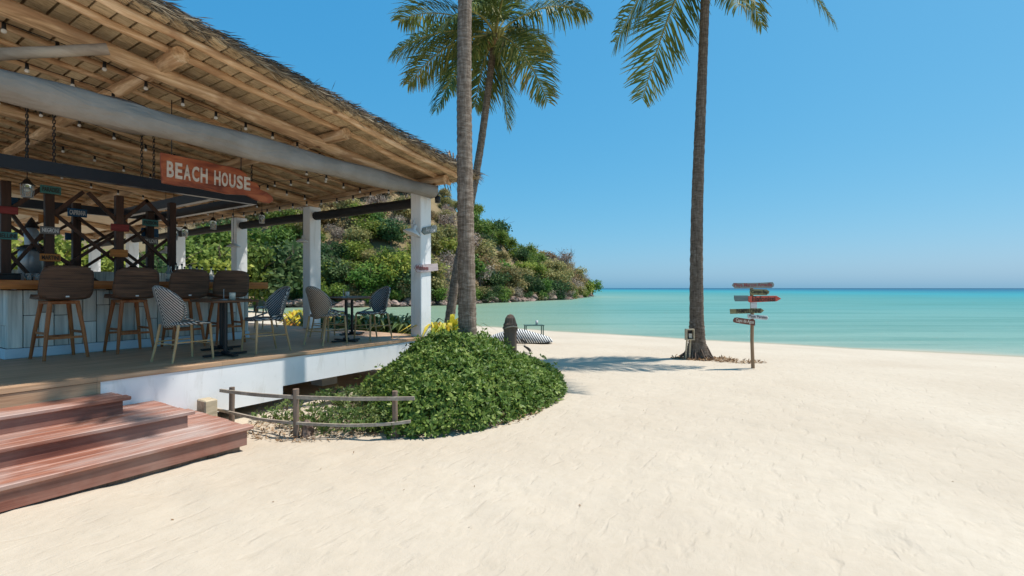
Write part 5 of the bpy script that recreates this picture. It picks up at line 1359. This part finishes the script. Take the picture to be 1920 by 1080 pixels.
sboard([(1407, 568), (1418.5, 568), (1418.5, 579), (1407, 579)], 'pwhite', 'small white notice', '', None, 0, 0, 1, 1)
sboard([(1368, 580.5), (1426, 579), (1432, 583), (1426, 588), (1369, 589.5)], 'polive', 'olive arrow reading PAMPELONNE', 'PAMPELONNE', 'pblack', 1403, 584, 46, 8, 0, R(-.5))
sboard([(1401, 590), (1438, 593), (1440, 598), (1437, 601), (1402, 598)], 'pwhite', 'white board reading Playa Paraiso', 'Playa Paraiso', 'pgrey', 1420, 595.5, 34, 7, 0, R(4))
sboard([(1374, 601), (1377, 596.5), (1382, 596), (1415, 601), (1415, 611.5), (1380, 606.5), (1375, 605)], 'pmaroon', 'maroon board reading Cayo de Agua', 'Cayo de Agua', 'pcream', 1395.5, 603.5, 34, 8, .001, R(8))

# ---------------------------------------------------------------- beach furniture by the water
bl = pxg(975, 643); o = empty('beach_lounger', bl, -math.atan2(CV, CU), 'low black and white striped cushion lounger on the sand near the water', 'lounger')
DL = CV * bl.x + CU * bl.y; kL = DL / F; W_ = 122 * kL
def lounge(a, b):
    x, y = rrect(a, 2 * b - 1, W_ / 2, .42, 3.2); t_ = (x / (W_ / 2) + 1) / 2
    e_ = max(0, 1 - (abs(a) ** 6)) * max(0, 1 - abs(2 * b - 1) ** 6)
    hh = .12 + .22 * math.exp(-((t_ - .45) / .35) ** 2)
    return (x, y, .03 + hh * e_ ** .4)
shell(MB(), lounge, 26, 14, .03).build('cushion', 'stripe_bag', o)
MB().box((-W_ / 2 + .12, -.36, .002), (W_ / 2 - .12, .36, .06), .02).build('base', 'dark_canvas', o)
tb = pxg(1001, 629); kT = (CV * tb.x + CU * tb.y) / F; o = empty('beach_side_table', tb, -math.atan2(CV, CU) + .12, 'small dark green slatted table beside the striped lounger', 'table')
tw = 36 * kT / 2; hh = 19 * kT
for k in range(5): MB().box((-tw, -.24 + k * .098, hh - .03), (tw, -.24 + k * .098 + .09, hh), .004).build('slat', 'green_table', o)
for sx in (-1, 1):
    for sy in (-1, 1): MB().box((sx * (tw - .04) - .018, sy * .2 - .018, -.05), (sx * (tw - .04) + .018, sy * .2 + .018, hh - .031)).build('leg', 'green_table', o)
t = empty('paper_cup', tb + Vector((.05, -.1, hh + .001)), 0, 'white cup on the small dark green beach table', 'cup'); MB().lathe([(.001, 0), (.045, 0), (.055, .16), (.05, .16), (.04, .01), (.001, .01)], 12).build('cup_body', 'pwhite', t); MB().lathe([(.056, .158), (.056, .17), (.001, .172)], 12).build('lid', 'enamel', t)
# dark driftwood bits by the lounger
for x, y, nm in ((981, 645, 'black bent cable hoop on the sand beside the striped lounger'), (989, 660, 'dark knotted wood scrap at the back of the shrub')):
    p = pxg(x, y + 3); m = MB(); m.tube([p + Vector((.12 * math.cos(k * .45), .1 * math.sin(k * .45) * .6, .02 + .16 * abs(math.sin(k * .25)))) for k in range(13)], .02, 6); m.build('driftwood', 'iron', None, None, nm, 'driftwood')

# ---------------------------------------------------------------- yellow and green edging plants beyond the deck
def strap_plant(x, d_, h_, n, mat, lab, grp, name='strap_leaf_plant', wd=.05, z0=None):
    X = (x - 960) / F * d_; p = c2w(X, d_, ground(X, d_) if z0 is None else z0); g_ = np.random.default_rng(int(x * 3 + d_ * 100)); V_ = []; F_ = []; T_ = []
    for k in range(n):
        a_ = g_.random() * 6.28; lean = g_.uniform(.15, .9); L = h_ * g_.uniform(.6, 1.1); dx, dy = math.cos(a_), math.sin(a_); wv = np.array([-dy, dx, 0]) * wd * g_.uniform(.6, 1.1)
        q = [np.array([dx * .02, dy * .02, 0]), np.array([dx * lean * L * .35, dy * lean * L * .35, L * .5]), np.array([dx * lean * L * .75, dy * lean * L * .75, L * .85]), np.array([dx * lean * L * 1.15, dy * lean * L * 1.15, L * (.95 - .35 * lean)])]
        o_ = len(V_)
        for i_, c_ in enumerate(q):
            ww = wv * (.4, 1, .85, .05)[i_]; V_ += [c_ - ww, c_ + ww]
        tt = g_.random()
        for i_ in range(3): F_.append((o_ + 2 * i_, o_ + 2 * i_ + 1, o_ + 2 * i_ + 3, o_ + 2 * i_ + 2)); T_.append(tt)
    t = empty(name, p, 0, lab, 'plant', grp)
    obj('foliage', np_mesh('foliage', np.array(V_), np.array(F_), mat, T_), t)
    MB().tube([(0, 0, -.1), (0, 0, h_ * .3)], [.025, .012], 6).build('stem', 'twig', t)
for x, d_, h_ in ((556, 15.2, 1.0), (567, 14.6, .9), (547, 14.9, .75), (580, 14.9, .6)):
    strap_plant(x, d_, h_, 70, 'croton', 'bright yellow leaved shrub at the deck edge between two columns', 'yellow shrubs beside the deck')
for x, d_, h_ in ((834, 9.3, 1.1), (846, 9.2, 1.15), (821, 9.6, 1.0)):
    strap_plant(x, d_, h_, 46, 'croton', 'yellow and orange croton between the corner column and the palm trunk', 'crotons by the corner column')
k = 0
for x in range(588, 786, 12):
    d_ = 10.9 + 1.2 * (785 - x) / 200 + random.uniform(-.2, .2)
    strap_plant(x, d_, random.uniform(.88, 1.08), 60, 'sprig', 'green strap leaved plant in the row along the far deck edge', 'edging plants along the deck')
for x, d_ in ((600, 16), (625, 15.5), (655, 15), (640, 17)):
    strap_plant(x, d_, .8, 50, 'croton', 'yellow green shrub in the bed beyond the inner tables', 'shrubs beyond the inner tables')
strap_plant(862, -0.0 + 9.9, .7, 40, 'sprig', 'green tuft behind the thick palm trunk', None)
# dead bromeliad tuft on the roof corner beside the trunk
strap_plant(851, 8.75, .42, 16, 'litter', 'dry spiky tuft on the roof corner beside the palm trunk', None, 'roof_tuft', .012, 3.72)

# dry leaf flecks and twigs blown about the open sand
g = np.random.default_rng(77); n = 150
X = g.uniform(-3, 14, n); Dd = 3 + 14 * g.random(n) ** 1.1; u0 = CU * X + CV * Dd; v0 = -CV * X + CU * Dd
ok = (v0 < 4.6) & (poly_dist(X, Dd, PB) < -.05) & (Dd < .8 * shore_d(X / Dd)); X, Dd = X[ok], Dd[ok]; n = len(X)
P = np.stack([CU * X + CV * Dd, -CV * X + CU * Dd, sand_z(X, Dd) + .008], 1)
V_, Q_ = leaf_quads(P, np.tile([0, 0, 1.0], (n, 1)) + g.normal(size=(n, 3)) * .3, g.uniform(.012, .04, n), g.uniform(.004, .012, n), g)
obj('beach_debris', np_mesh('beach_debris', V_, Q_, 'litter', g.random(n) * .6), None, None, 'scattered dry leaf flecks and twigs on the open sand', 'debris', None, 'stuff')
